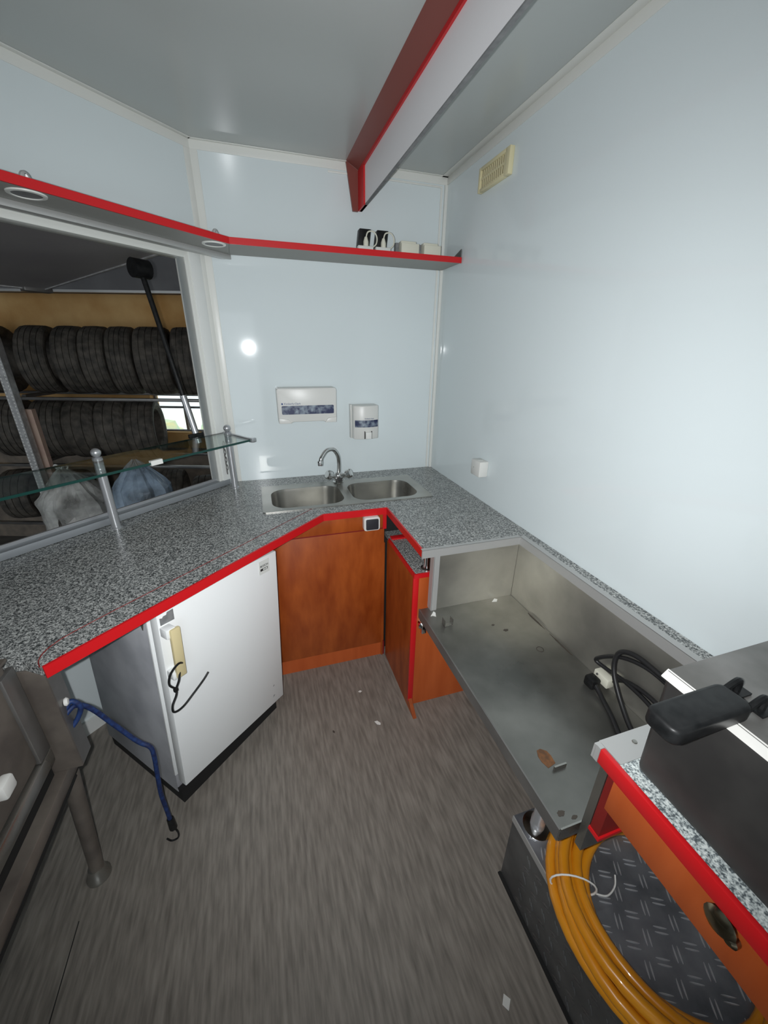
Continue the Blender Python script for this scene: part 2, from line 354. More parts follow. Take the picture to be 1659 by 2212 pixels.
# ================================================================== WORKTOPS
ZT, ZU = 0.900, 0.870
a_ = LP(1.177, 0.695, 0); b_ = LP(0.1226, 0.695, 0)
sink_hole = rrect(-0.012, 0.782, 1.705, 2.005, 0.05)
g_pt = (-0.602, 0.932)
wt = thing('counter_worktop', (0.0, 1.9, ZU), 'speckled grey angled worktop with red front edge below the serving hatch', 'worktop')
plate('slab', [(a_.x, a_.y), (b_.x, b_.y), (0.532, 1.617), (0.532, 1.612), (XR-0.002, 1.612), (XR-0.002, YB-0.002), (XL, YB-0.002),
      tuple(LP(0.002, 0.002, 0)[:2]), tuple(LP(1.84, 0.002, 0)[:2]), g_pt], [sink_hole], ZU, ZT, 'granite', wt)
strip([(a_.x, a_.y), (b_.x, b_.y), (0.530, 1.617)], 0.007, ZU-0.002, ZT+0.001).build('red_edging', 'red_edge', wt)
# thin dark red seam let into the surface
sp_ = spline([LP(0.10, 0.615, ZT), LP(0.4, 0.618, ZT), LP(0.8, 0.620, ZT), LP(1.05, 0.622, ZT), LP(1.13, 0.633, ZT), LP(1.168, 0.66, ZT), LP(1.180, 0.692, ZT)], 6)
MB().sweep([p+Vector((0, 0, 0.0002)) for p in sp_], 0.0013, 6).build('seam_line', 'dark_red', wt)
mb = MB().sweep([(0.224, 1.6125, ZT+0.0003), (0.10, 1.70, ZT+0.0003)], 0.0008, 6)
rw = thing('side_worktop', (0.8, 1.35, ZU), 'speckled grey worktop by the right wall with aluminium edge over the steel well', 'worktop')
plate('slab', [(0.532, 1.174), (0.956, 1.174), (0.956, 0.372), (XR-0.002, 0.372), (XR-0.002, 1.608), (0.532, 1.608)], [], ZU, ZT, 'granite', rw)
strip([(0.532, 1.610), (0.532, 1.176)], 0.007, ZU-0.002, ZT+0.001).build('red_edging', 'red_edge', rw)
MB().box((0.524, 1.168, ZU-0.003), (0.956, 1.174, ZT+0.001)).box((0.524, 1.168, ZT), (0.95, 1.184, ZT+0.0015)).build('edge_trim', 'aluminium', rw)
MB().box((0.950, 0.372, ZU-0.003), (0.956, 1.174, ZT+0.001)).box((0.950, 0.372, ZT), (0.972, 1.174, ZT+0.0015)).build('edge_trim', 'aluminium', rw)

# ================================================================== SINK
sk = thing('double_sink', (0.38, 1.87, 0.74), 'brushed steel double bowl sink set in the back worktop', 'sink')
bl = rrect(0.012, 0.360, 1.722, 1.990, 0.075, 7); br = rrect(0.405, 0.748, 1.722, 1.990, 0.075, 7)
plate('rim', rrect(-0.032, 0.800, 1.690, 2.062, 0.012), [bl, br], ZT+0.0005, ZT+0.0045, 'steel', sk)
def bowl(lp):
    mb = MB(); n = len(lp); cx = sum(p[0] for p in lp)/n; cyy = sum(p[1] for p in lp)/n; V = []
    lev = [(1.0, ZT+0.003), (0.985, ZT-0.012), (0.95, ZT-0.11), (0.90, ZT-0.135), (0.78, ZT-0.146), (0.12, ZT-0.152)]
    for s_, z_ in lev: V += [(cx+(p[0]-cx)*s_, cyy+(p[1]-cyy)*s_, z_) for p in lp]
    F = [[i*n+k, i*n+(k+1) % n, (i+1)*n+(k+1) % n, (i+1)*n+k] for i in range(len(lev)-1) for k in range(n)]
    F.append([(len(lev)-1)*n+k for k in range(n)]); mb.add(V, F); return mb, cx, cyy
for lp in (bl, br):
    mb, cx, cyy = bowl(lp); o = mb.build('bowl', 'steel', sk, smooth=True)
    MB().lathe([(0.0, 0), (0.028, 0), (0.028, 0.003), (0.020, 0.004), (0.0, 0.002)], (cx, cyy, ZT-0.152), seg=16).build('drain', 'chrome', o, smooth=True)

fc = thing('mixer_tap', (0.378, 2.033, ZT+0.005), 'chrome swan neck mixer tap with two round handles behind the sink', 'tap')
MB().lathe([(0.0, 0), (0.030, 0), (0.030, 0.006), (0.024, 0.012), (0.024, 0.045), (0.017, 0.055), (0.0, 0.056)], (0.378, 2.033, ZT+0.005), seg=20).build('base', 'chrome', fc, smooth=True)
sp_ = spline([(0.380, 2.033, 0.945), (0.384, 2.033, 1.00), (0.378, 2.02, 1.055), (0.350, 1.995, 1.098), (0.310, 1.965, 1.103), (0.280, 1.945, 1.075), (0.272, 1.940, 1.052)], 6)
MB().sweep(sp_, 0.0105, 12).build('spout', 'chrome', fc, smooth=True)
MB().lathe([(0.0, 0), (0.013, 0), (0.014, 0.02), (0.0125, 0.024), (0, 0.024)], (0.270, 1.939, 1.034), seg=14).build('aerator', 'chrome', fc, smooth=True)
for s_ in (-1, 1):
    mb = MB().sweep([(0.378, 2.025, 0.935), (0.378+s_*0.045, 2.005, 0.955)], 0.012, 12)
    h = mb.build('valve_arm', 'chrome', fc, smooth=True)
    ax = Vector((s_*0.045, -0.022, 0.022)).normalized()
    MB().lathe([(0.0, 0), (0.018, 0), (0.025, 0.008), (0.025, 0.028), (0.018, 0.034), (0.0, 0.034)], (0.378+s_*0.040, 2.006, 0.953), ax, 12).build('handle', 'chrome', h)
MB().lathe([(0, 0), (0.022, 0), (0.022, 0.012), (0.016, 0.018), (0, 0.018)], (0.378, 2.012, 0.925), (0, -1, 0.2), 16).build('body_cap', 'chrome', fc, smooth=True)

# ================================================================== CABINETS
sc_ = thing('sink_cabinet', (0.25, 1.8, 0), 'cherry wood cabinet front under the sink', 'cabinet')
box('carcass', (-0.045, 1.642, 0.0), (0.53, 2.19, 0.70), 'cherry', sc_)
box('door', (-0.045, 1.624, 0.092), (0.512, 1.641, 0.786), 'cherry', sc_, bevel=0.001)
box('fascia', (-0.045, 1.624, 0.792), (0.512, 1.641, ZU-0.003), 'cherry', sc_, bevel=0.001)
box('fascia_edging', (0.512, 1.622, 0.786), (0.530, 1.641, ZU-0.003), 'red_edge', sc_)
box('seam_edging', (-0.045, 1.626, 0.786), (0.512, 1.641, 0.792), 'dark_red', sc_)
box('corner_edging', (0.512, 1.626, 0.0), (0.520, 1.641, 0.786), 'cherry', sc_)
box('plinth', (-0.045, 1.634, 0.0), (0.516, 1.641, 0.090), 'cherry_light', sc_)
box('corner_strip', (0.516, 1.63, 0.0), (0.530, 1.641, 0.09), 'dark_red', sc_)
sw = thing('rocker_switch', (0.450, 1.60, 0.797), 'white surface switch with dark rocker on cabinet fascia', 'switch')
MB().prism(rrect(0.410, 0.488, 0.800, 0.868, 0.012), 1.588, 1.6235, lambda x, y, z: Vector((x, z, y))).build('housing', 'white_plastic', sw, 0.004)
MB().prism(rrect(0.419, 0.479, 0.807, 0.860, 0.006), 1.581, 1.590, lambda x, y, z: Vector((x, z, y))).build('rocker', 'switch_dark', sw, 0.003)

cc = thing('niche_cabinet', (0.75, 1.45, 0), 'low cherry wood cabinet with open niche beneath the side worktop', 'cabinet')
MB().prism([(1.623, 0.0), (1.188, 0.0), (1.262, 0.055), (1.262, 0.722), (1.623, 0.722)], 0.535, 0.552, lambda y, z, x: Vector((x, y, z))).build('side_panel', 'cherry', cc)
box('front_panel', (0.557, 1.268, 0.0), (0.980, 1.284, 0.722), 'cherry_light', cc)
box('corner_edging', (0.533, 1.258, 0.035), (0.557, 1.270, 0.722), 'red_edge', cc, bevel=0.002)
box('shelf_top', (0.540, 1.262, 0.723), (1.005, 1.68, 0.742), 'granite', cc)
strip([(0.540, 1.60), (0.540, 1.262), (0.66, 1.262)][::-1], -0.006, 0.722, 0.743).build('shelf_edging', 'red_edge', cc)
box('back_panel', (0.54, 1.685, 0.0), (1.005, 1.695, ZU-0.005), 'dark_gap', cc)  # near-black board puts the deep niche's shade into its colour
box('red_divider', (0.545, 1.575, 0.7425), (0.70, 1.612, 0.750), 'red_edge', cc, bevel=0.002)
po = MB().lathe([(0, 0), (0.026, 0), (0.026, 0.004), (0.017, 0.008), (0.013, 0.028), (0.0125, 0.125), (0, 0.125)], (0.603, 1.29, 0.743), seg=18).build('support_post', 'chrome', cc, smooth=True)
kn = MB().lathe([(0, 0), (0.012, 0), (0.010, 0.012), (0.017, 0.018), (0.019, 0.03), (0.012, 0.038), (0, 0.039)], (0.576, 1.267, 0.490), (0, -1, 0), 14).build('knob', 'chrome', cc, smooth=True)
MB().box((0.568, 1.226, 0.455), (0.590, 1.240, 0.500)).build('thumb_turn', 'chrome', kn, 0.004)

# ================================================================== STEEL WELL (right)
wl = thing('steel_well', (0.75, 0.8, 0.6), 'stained stainless steel drop-in tray well along the right wall', 'steel tray')
tr = MB().box((0.536, 0.374, 0.612), (0.952, 1.190, 0.620)).build('tray', 'steel_tray', wl)
MB().box((0.533, 0.373, 0.580), (0.537, 1.192, 0.6205)).build('front_lip', 'steel_dark', wl)
MB().box((0.537, 0.371, 0.580), (0.600, 0.3745, 0.6215)).build('end_lip', 'steel', wl)
MB().box((0.588, 1.174, 0.620), (0.952, 1.178, ZU-0.003)).build('end_panel', 'steel_panel', wl)
MB().box((0.953, 0.372, 0.612), (0.957, 1.178, ZU-0.003)).build('side_panel', 'steel_panel', wl)
MB().box((0.576, 1.168, 0.620), (0.599, 1.173, ZU-0.003)).box((0.574, 1.168, 0.620), (0.577, 1.20, ZU-0.003)).build('corner_angle', 'aluminium', wl)
mb = MB().box((0.585, 1.061, 0.6205), (0.618, 1.078, 0.6215)).box((0.585, 1.058, 0.6205), (0.586, 1.085, 0.650)).box((0.618, 1.058, 0.6205), (0.619, 1.085, 0.650)); mb.build('clip', 'steel', wl)
MB().box((0.612, 0.485, 0.6202), (0.648, 0.489, 0.632)).build('tab', 'steel', wl)
def blob(cx, cyy, rx, ry, z, n=14, jit=0.25, h=0.0006):
    pts = [(cx+rx*math.cos(2*PI*k/n)*(1+random.uniform(-jit, jit)), cyy+ry*math.sin(2*PI*k/n)*(1+random.uniform(-jit, jit))) for k in range(n)]
    return MB().prism(pts, z, z+h)
blob(0.612, 0.520, 0.020, 0.026, 0.6202, 9, 0.2).build('rust_patch', 'rust', tr)
MB().sweep([(0.858+0.012*math.cos(k*PI/8), 0.857+0.012*math.sin(k*PI/8), 0.6205) for k in range(16)], 0.0012, 6, closed=True).build('ring_mark', 'stain', tr)
for (x, y, rx, ry) in ((0.80, 0.98, .010, .006), (0.77, 1.02, .006, .004), (0.56, 0.400, .010, .006), (0.585, 0.384, .008, .004), (0.945, 1.0, .004, .05), (0.946, 0.85, .003, .06)):
    blob(x, y, rx, ry, 0.6202).build('dirt_mark', 'stain', tr)
lg = MB().lathe([(0, 0), (0.020, 0), (0.020, 0.030), (0.017, 0.034), (0.0165, 0.268), (0, 0.268)], (0.650, 0.522, 0.312), seg=20).build('leg', 'silver', wl, smooth=True)
MB().lathe([(0, 0), (0.040, 0), (0.040, 0.004), (0.030, 0.007), (0, 0.007)], (0.650, 0.522, 0.3055), seg=24).build('foot_flange', 'chrome', lg, smooth=True)

# ================================================================== WHEEL ARCH BOX
BX, BY, BZ = 0.602, 0.566, 0.305
wb = thing('wheel_arch_box', (0.8, 0.2, 0), 'metal checker plate wheel arch box on the floor', 'wheel box')
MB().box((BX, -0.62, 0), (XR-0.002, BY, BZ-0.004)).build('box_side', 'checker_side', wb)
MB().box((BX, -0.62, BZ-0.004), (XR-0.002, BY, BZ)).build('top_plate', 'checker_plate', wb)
MB().box((BX-0.003, -0.62, BZ-0.022), (BX, BY, BZ+0.001)).build('edge_angle', 'aluminium', wb)
MB().box((BX-0.010, -0.62, 0), (BX-0.001, BY+0.002, 0.008)).build('floor_seal', 'dark_gap', wb)
def lug(mb, c, ang, fr, L=0.030, wd=0.0038, h=0.0028):
    c = Vector(c); d = Vector((math.cos(ang), math.sin(ang))); q = Vector((-d.y, d.x)); pr = []
    for t_, w_ in ((-0.5, 0.15), (-0.25, 0.8), (0, 1.0), (0.25, 0.8), (0.5, 0.15)): pr.append((t_*L, w_*wd/2))
    for i in range(len(pr)-1):
        P = []
        for z_ in (0, h):
            for sgn in (-1, 1):
                for k in (i, i+1):
                    t_, w_ = pr[k]; p = c + d*t_ + q*sgn*w_*(0.5 if z_ else 1.0); P.append(fr(p.x, p.y, z_))
        mb.hexa(P)
mbl = MB(); step = 0.047
for i in range(10):
    for j in range(27):
        x = BX+0.022+i*step*0.9; y = -0.60+j*step*0.9
        if x > XR-0.02 or y > BY-0.012: continue
        ang = math.radians(-28) if (i+j) % 2 == 0 else math.radians(62)
        q = Vector((-math.sin(ang), math.cos(ang)))
        for s_ in (-1, 1): lug(mbl, (x+q.x*s_*0.005, y+q.y*s_*0.005), ang, lambda a, b, z: Vector((a, b, BZ+z)))
o = mbl.build('tread_lugs', 'lug_metal', wb); o['kind'] = 'stuff'
mbl = MB()
for i in range(26):
    for j in range(6):
        y = -0.58+i*0.0423; z = 0.03+j*0.0423
        if y > BY-0.015: continue
        ang = math.radians(62) if (i+j) % 2 == 0 else math.radians(-28)
        for s_ in (-1, 1): lug(mbl, (y+s_*0.004, z+s_*0.003), ang, lambda a, b, h: Vector((BX-h, a, b)), L=0.024)
o = mbl.build('side_lugs', 'checker_side', wb); o['kind'] = 'stuff'

# ================================================================== ORANGE HOSE
hs = thing('orange_hose', (0.80, 0.27, BZ), 'coiled orange hose tied in a bundle on the checker plate box', 'hose')
pts = []; radii = [0.262, 0.236, 0.210, 0.184, 0.200, 0.228, 0.252, 0.240, 0.214]; zz = [0.0, 0.0, 0.0, 0.0, 0.024, 0.024, 0.022, 0.046, 0.046]
N = 44
for i in range((len(radii)-1)*N+1):
    k = i//N; t = (i % N)/N; k2 = min(k+1, len(radii)-1)
    tt = max(0, (t-0.75)/0.25) if t > 0.75 else 0; tt = tt*tt*(3-2*tt)
    r = radii[k]*(1-tt)+radii[k2]*tt; z = zz[k]*(1-tt)+zz[k2]*tt
    a = 2*PI*t + 0.3
    r2 = r + 0.006*math.sin(3*a+k*1.7)
    pts.append(Vector((0.812+r2*0.92*math.cos(a), 0.262+r2*1.0*math.sin(a), BZ+0.0155+z+0.003*math.sin(2*a+k))))
MB().sweep(pts, 0.0135, 10).build('hose_coil', 'hose_orange', hs, smooth=True)
ta = math.radians(152); ca, sa2 = math.cos(ta), math.sin(ta)
tie = []
for k in range(20):
    th = 2*PI*k/20; rr = 0.222 + 0.058*math.cos(th); tie.append(Vector((0.812+rr*0.92*ca, 0.262+rr*sa2, BZ+0.042+0.040*math.sin(th))))
t_ = MB().sweep(tie, 0.0022, 6, closed=True, flat=1.2).build('cable_tie', 'paper_white', hs, smooth=True)
MB().sweep(spline([(0.672, 0.334, 0.352), (0.70, 0.325, 0.345), (0.735, 0.335, 0.340), (0.752, 0.352, 0.345)], 5), 0.002, 6).build('tie_tail', 'paper_white', t_, smooth=True)

# ================================================================== NEAR CABINET + GRIDDLE
nc = thing('griddle_counter', (0.8, 0.0, 0.57), 'red edged speckled counter with narrow orange drawer under the griddle', 'counter')
box('slab', (0.556, -0.62, ZU), (XR-0.002, 0.362, ZT), 'granite_light', nc)
MB().box((0.546, -0.62, ZU-0.002), (0.556, 0.352, ZT+0.002)).build('red_edging', 'red_edge', nc, 0.001)
MB().box((0.546, 0.3625, ZU-0.004), (0.95, 0.367, ZT+0.0003)).build('edge_trim', 'aluminium', nc)
MB().box((0.557, 0.318, ZT+0.0004), (0.95, 0.367, ZT+0.0025)).build('edge_trim', 'aluminium', nc)
MB().box((0.546, 0.3525, ZU-0.004), (0.5565, 0.362, ZT+0.002)).build('edge_cap', 'aluminium', nc)
for p in ((0.62, 0.345),): MB().lathe([(0, 0), (0.005, 0), (0.004, 0.002), (0, 0.0025)], (p[0], p[1], ZT+0.0026), seg=10).build('screw', 'steel', nc)
dr = box('drawer_front', (0.562, -0.62, 0.768), (0.578, 0.322, ZU-0.003), 'cherry_light', nc, bevel=0.001)
k1 = MB().lathe([(0, 0), (0.012, 0), (0.010, 0.007), (0.020, 0.010), (0.0215, 0.015), (0.014, 0.021), (0, 0.023)], (0.562, 0.124, 0.846), (-1, 0, 0), 16).build('knob', 'brass_knob', dr, smooth=True)
MB().lathe([(0, 0), (0.010, 0), (0.010, 0.008), (0.005, 0.012), (0, 0.012)], (0.556, 0.108, 0.836), (-1, 0, 0), 14).build('knob_latch', 'brass_knob', k1, smooth=True)
MB().box((0.576, 0.345, 0.572), (0.640, 0.362, ZU-0.004)).build('end_angle', 'steel', nc)
MB().box((0.578, 0.322, 0.660), (0.985, 0.344, ZU-0.004)).build('side_board', 'dark_red', nc)
MB().box((0.575, 0.318, 0.655), (0.985, 0.345, 0.664)).build('side_board_edging', 'red_edge', nc)
MB().box((0.60, -0.62, 0.575), (0.64, -0.58, ZU)).build('rear_post', 'steel_dark', nc)

gd = thing('contact_griddle', (0.79, 0.0, ZT), 'dark steel contact griddle with black lid handle on the counter', 'griddle')
def gx(f, z): return 0.572+f*0.0+(z-ZT)*0.16
P = []
for z in (ZT+0.003, 1.094):
    for y in (-0.50, 0.306+(z-ZT)*0.12):
        for x in (0.575+(z-ZT)*0.14, 0.985): P.append((x, y, z))
MB().hexa(P).build('body', 'griddle_dark', gd, 0.012, bseg=3)
zt = 1.102
MB().box((0.606, -0.50, 1.092), (0.985, 0.330, zt)).build('lid', 'griddle_top', gd, 0.002)
MB().add([(0.596, -0.5, 1.0905), (0.609, -0.5, 1.1035), (0.611, -0.5, 1.094), (0.596, 0.331, 1.0905), (0.609, 0.331, 1.1035), (0.611, 0.331, 1.094)], [[0, 1, 2], [5, 4, 3], [0, 3, 4, 1], [1, 4, 5, 2], [2, 5, 3, 0]]).build('lid_rim', 'rim_highlight', gd, 0.0012)
MB().prism(rrect(0.480, 0.632, 0.222, 0.272, 0.014), 1.100, 1.128).build('handle', 'black_plastic', gd, 0.006, bseg=3)
for y in (0.230, 0.264):
    hb = MB().sweep(spline([(0.625, y, 1.112), (0.655, y, 1.128), (0.664, y, 1.122), (0.666, y, 1.104)], 4), 0.005, 8).build('handle_rod', 'black_plastic', gd, smooth=True)
    MB().box((0.650, y-0.012, zt+0.0002), (0.682, y+0.012, zt+0.004)).build('foot_plate', 'black_plastic', hb)
MB().sweep(spline([(0.86, 0.322, zt+0.001), (0.93, 0.324, zt+0.002), (0.965, 0.324, zt+0.002), (0.968, 0.315, zt+0.001)], 3), 0.002, 6).build('wire_clip', 'steel_dark', gd)
MB().lathe([(0, 0), (0.016, 0), (0.014, 0.012), (0, 0.013)], (0.83, 0.205, zt), seg=14).build('stop_button', 'black_plastic', gd, smooth=True)

# cables on the tray
cb = thing('power_cable', (0.88, 0.55, 0.62), 'looped black power cable lying in the steel well beside the griddle', 'cable')
Z = 0.6285
MB().sweep(spline([(0.905, 0.668, 0.645), (0.895, 0.62, Z), (0.870, 0.56, Z), (0.84, 0.50, Z), (0.83, 0.44, Z), (0.84, 0.38, 0.64)], 8), 0.0072, 10).build('cord', 'black_rubber', cb, smooth=True)
MB().sweep(spline([(0.86, 0.39, 0.64), (0.88, 0.49, Z), (0.905, 0.57, 0.66), (0.922, 0.63, 0.72), (0.935, 0.64, 0.775), (0.942, 0.60, 0.80), (0.944, 0.53, 0.80), (0.946, 0.45, 0.79), (0.944, 0.385, 0.78)], 8), 0.0072, 10).build('cord', 'black_rubber', cb, smooth=True)
MB().sweep(spline([(0.944, 0.385, 0.765), (0.945, 0.47, 0.785), (0.943, 0.56, 0.79), (0.938, 0.64, 0.76), (0.930, 0.70, 0.70), (0.938, 0.665, 0.69), (0.940, 0.60, 0.70), (0.93, 0.50, 0.70), (0.91, 0.42, 0.66), (0.90, 0.385, 0.64)], 8), 0.0062, 10).build('cord', 'black_rubber', cb, smooth=True)
MB().sweep(spline([(0.944, 0.640, 0.665), (0.945, 0.60, 0.70), (0.944, 0.53, 0.715), (0.94, 0.46, 0.705), (0.93, 0.39, 0.68)], 8), 0.0066, 10).build('cord', 'black_rubber', cb, smooth=True)
MB().box((0.888, 0.655, 0.6215), (0.922, 0.692, 0.658)).build('black_plug', 'black_plastic', cb, 0.007)
wp = MB().box((0.922, 0.636, 0.640), (0.950, 0.690, 0.672)).build('white_connector', 'ivory', cb, 0.003)
MB().lathe([(0, 0), (0.004, 0), (0.003, 0.003), (0, 0.003)], (0.9215, 0.676, 0.664), (-1, 0, 0), 8).build('screw', 'steel_dark', wp)

# paper scraps
def scrap(pts, z, label, mat='paper_white'):
    mb = MB().prism(pts, z, z+0.0008)
    for v in mb.v[len(pts):]: v.z += 0.0
    tag(mb.build('paper_scrap', mat), label, 'paper', 'paper scraps')
scrap([(0.845, 1.150), (0.868, 1.172-0.004), (0.878, 1.160), (0.866, 1.146)], 0.6204, 'white paper scrap at the back end of the steel tray')
scrap([(0.560, 1.135), (0.584, 1.160), (0.588, 1.150), (0.580, 1.128), (0.570, 1.136)], 0.6204, 'torn white paper scrap on the front corner of the steel tray')
scrap([(0.358, 1.228), (0.372, 1.228), (0.384, 1.212), (0.380, 1.203), (0.366, 1.210)], 0.0003, 'largest white paper scrap on the floor before the cabinets')
scrap([(0.326, 1.414), (0.338, 1.420), (0.346, 1.412), (0.336, 1.406)], 0.0003, 'small white scrap on the floor near the sink cabinet')
scrap([(0.166, 1.240), (0.174, 1.232), (0.172, 1.222), (0.164, 1.230)], 0.0003, 'tiny dark crumb on the floor near the fridge', 'stain')
scrap([(0.448, 0.320), (0.462, 0.336), (0.474, 0.322), (0.458, 0.306)], 0.0003, 'pale scrap on the floor beside the wheel arch box', 'label_white')

# ================================================================== FRIDGE
F0, F1 = 0.448, 0.950; LEAN = 0.066
def LF(t, o, z): return LP(F0+(t-F0)*math.cos(LEAN)-z*math.sin(LEAN), o, z*math.cos(LEAN)+(t-F0)*math.sin(LEAN))   # it stands askew, leaning to the sink
fg = thing('undercounter_fridge', LP(0.67, 0.40, 0), 'white undercounter fridge beneath the angled worktop', 'fridge')
MB().box((F0+0.004, 0.13, 0.012), (F1, 0.606, 0.834), LF).build('body', 'grey_enamel', fg, 0.004)
MB().box((F0+0.004, 0.598, 0.10), (F1+0.001, 0.607, 0.834), LF).build('front_frame', 'white_enamel', fg, 0.002)
MB().box((F0+0.012, 0.607, 0.095), (F1-0.012, 0.622, 0.832), LF).build('door_gasket', 'label_white', fg)
dd = MB().box((F0, 0.622, 0.088), (F1, 0.664, 0.832), LF).build('door', 'white_enamel', fg, 0.004)
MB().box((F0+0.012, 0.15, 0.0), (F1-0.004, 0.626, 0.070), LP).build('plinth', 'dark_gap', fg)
MB().box((F0-0.004, 0.600, 0.832), (F0+0.05, 0.640, 0.840), LF).build('top_hinge', 'steel', fg, 0.002)
MB().lathe([(0, 0), (0.008, 0), (0.008, 0.02), (0, 0.02)], LF(F0-0.006, 0.630, 0.80), seg=10).build('hinge_pin', 'steel_dark', fg)
# handle: two white brackets and a yellowed bar
H0 = 0.922
hd = MB().box((H0-0.016, 0.692, 0.585), (H0+0.016, 0.706, 0.765), LF).build('handle', 'cream', dd, 0.004)
for z0, z1 in ((0.735, 0.768), (0.580, 0.608)):
    MB().box((H0-0.006, 0.664, z0), (H0+0.026, 0.698, z1), LF).build('handle_bracket', 'white_enamel', hd, 0.004)
MB().prism([(0.897, 0.809), (0.897, 0.771), (0.942, 0.771), (0.942, 0.797), (0.934, 0.794), (0.930, 0.799), (0.920, 0.799), (0.917, 0.807)], 0.6642, 0.6650, lambda t, z, o: LF(t, o, z)).build('torn_sticker', 'label_grey', dd)
MB().prism([(0.490, 0.762), (0.543, 0.762), (0.543, 0.819), (0.490, 0.819)], 0.6642, 0.6654, lambda t, z, o: LF(t, o, z)).build('maker_label', 'label_white', dd)
dvec = LP(1, 0, 0)-LP(0, 0, 0); nvec = LP(0, 1, 0)-LP(0, 0, 0)
text('label_lettering', 'BOSCH', 0.0125, 'ink_black', frame4(-dvec*math.cos(LEAN)-Vector((0, 0, math.sin(LEAN))), Vector((0, 0, math.cos(LEAN)))-dvec*math.sin(LEAN), LF(0.517, 0.6658, 0.796)), dd)
MB().prism([(0.499, 0.776), (0.537, 0.776), (0.537, 0.786), (0.499, 0.786)], 0.6655, 0.6658, lambda t, z, o: LF(t, o, z)).build('label_box', 'ink_black', dd)
for k in range(2): MB().prism([(0.502+k*0.012, 0.778), (0.512+k*0.012, 0.778), (0.512+k*0.012, 0.784), (0.502+k*0.012, 0.784)], 0.6658, 0.6661, lambda t, z, o: LF(t, o, z)).build('label_symbol', 'label_white', dd)
MB().prism([(0.50, 0.19), (0.508, 0.184), (0.506, 0.192)], 0.6641, 0.6646, lambda t, z, o: LF(t, o, z)).build('scuff', 'label_grey', dd)
MB().prism([(0.50, 0.135), (0.512, 0.126), (0.508, 0.137)], 0.6641, 0.6646, lambda t, z, o: LF(t, o, z)).build('scuff', 'label_grey', dd)
ms = MB()
for (o0, z0, ro, rz) in ((0.56, 0.815, 0.022, 0.018), (0.572, 0.755, 0.012, 0.03), (0.545, 0.79, 0.008, 0.012)):
    n = 12; ms.add([LF(F1+0.0008, o0+ro*math.cos(2*PI*k/n)*random.uniform(.7, 1.2), z0+rz*math.sin(2*PI*k/n)*random.uniform(.7, 1.2)) for k in range(n)], [list(range(n))])
ms.build('side_stain', 'steel_brown', fg)
def LQ(t, o, z): return LP(t-0.004, o-0.016, z+0.016)
# black cable tie round the handle
tp = spline([LQ(0.872, 0.716, 0.640), LQ(0.895, 0.728, 0.660), LQ(0.925, 0.730, 0.645), LQ(0.935, 0.728, 0.61), LQ(0.920, 0.728, 0.578), LQ(0.925, 0.732, 0.560), LQ(0.945, 0.735, 0.535), LQ(0.945, 0.735, 0.508), LQ(0.915, 0.733, 0.500), LQ(0.87, 0.728, 0.513), LQ(0.825, 0.722, 0.528), LQ(0.800, 0.718, 0.540)], 7)
tt = thing('black_zip_tie', LQ(0.89, 0.72, 0.5), 'black zip tie looped round the fridge handle', 'zip tie')
MB().sweep(tp, 0.0034, 8).build('strap', 'black_plastic', tt, smooth=True)
MB().sweep(spline([LQ(0.921, 0.730, 0.580), LQ(0.905, 0.728, 0.60), LQ(0.890, 0.718, 0.622)], 5), 0.0034, 8).build('strap', 'black_plastic', tt, smooth=True)
MB().box((0.915, 0.726, 0.572), (0.928, 0.734, 0.584), LQ).build('lock_head', 'black_plastic', tt, 0.001)

# rail under the worktop, white panel behind
rl = thing('under_counter_rail', LP(1.07, 0.64, 0.83), 'thin bright metal rail under the worktop end left of the fridge', 'rail')
for dz in (0.0, -0.016): MB().sweep([LP(0.945, 0.645, 0.852+dz), LP(1.150, 0.645, 0.852+dz)], 0.0035, 8).build('rail_bar', 'chrome', rl, smooth=True)
for t in (0.965, 1.13): MB().box((t-0.004, 0.640, 0.830), (t+0.004, 0.650, ZU), LP).build('hanger', 'steel_dark', rl)

# ================================================================== LEFT EQUIPMENT
XE = -0.600
eq = thing('tray_stand', (-0.75, 0.6, 0), 'dark steel tray stand on a splayed leg at the left of the floor', 'stand')
MB().box((XE-0.40, -0.45, 0.475), (XE, 0.975, 0.520)).build('lower_rail', 'steel_brown', eq, 0.003)
MB().box((XE-0.001, -0.45, 0.468), (XE+0.0015, 0.985, 0.480)).build('rail_flange', 'dark_gap', eq)
MB().box((XE-0.40, -0.45, 0.520), (XE-0.030, 0.92, 0.590)).build('recess_shade', 'dark_gap', eq)  # near-black block, shade of the recess between the rails put into its colour
MB().box((XE-0.052, -0.45, 0.590), (XE-0.002, 0.908, 0.633)).build('upper_rail', 'steel', eq, 0.006)
MB().sweep([(-0.652, 0.944, 0.03), (-0.618, 0.952, 0.478)], [0.019, 0.022], 16).build('leg', 'steel_brown', eq, smooth=True)
MB().lathe([(0, 0), (0.034, 0), (0.034, 0.010), (0.026, 0.022), (0.021, 0.05), (0, 0.05)], (-0.654, 0.944, 0.0), seg=18).build('foot', 'steel', eq, smooth=True)
MB().sweep([(-0.95, 0.55, 0.0), (-0.95, 0.55, 0.478)], 0.02, 14).build('leg', 'steel_brown', eq, smooth=True)
ps = thing('counter_post', (-0.60, 0.955, 0.52), 'grey metal post holding up the open end of the worktop', 'post')
MB().box((-0.640, 0.926, 0.521), (-0.566, 0.932, ZU-0.001)).build('post_web', 'steel_brown', ps)
MB().box((-0.586, 0.932, 0.521), (-0.566, 0.985, ZU-0.001)).build('post_flange', 'steel_dark', ps)
fr = thing('appliance_casing', (-0.8, 0.5, 0.63), 'brown stained steel appliance casing at the left edge', 'appliance')
MB().box((-0.95, -0.40, 0.634), (-0.612, 0.900, 0.925)).build('casing', 'steel_brown', fr, 0.012)
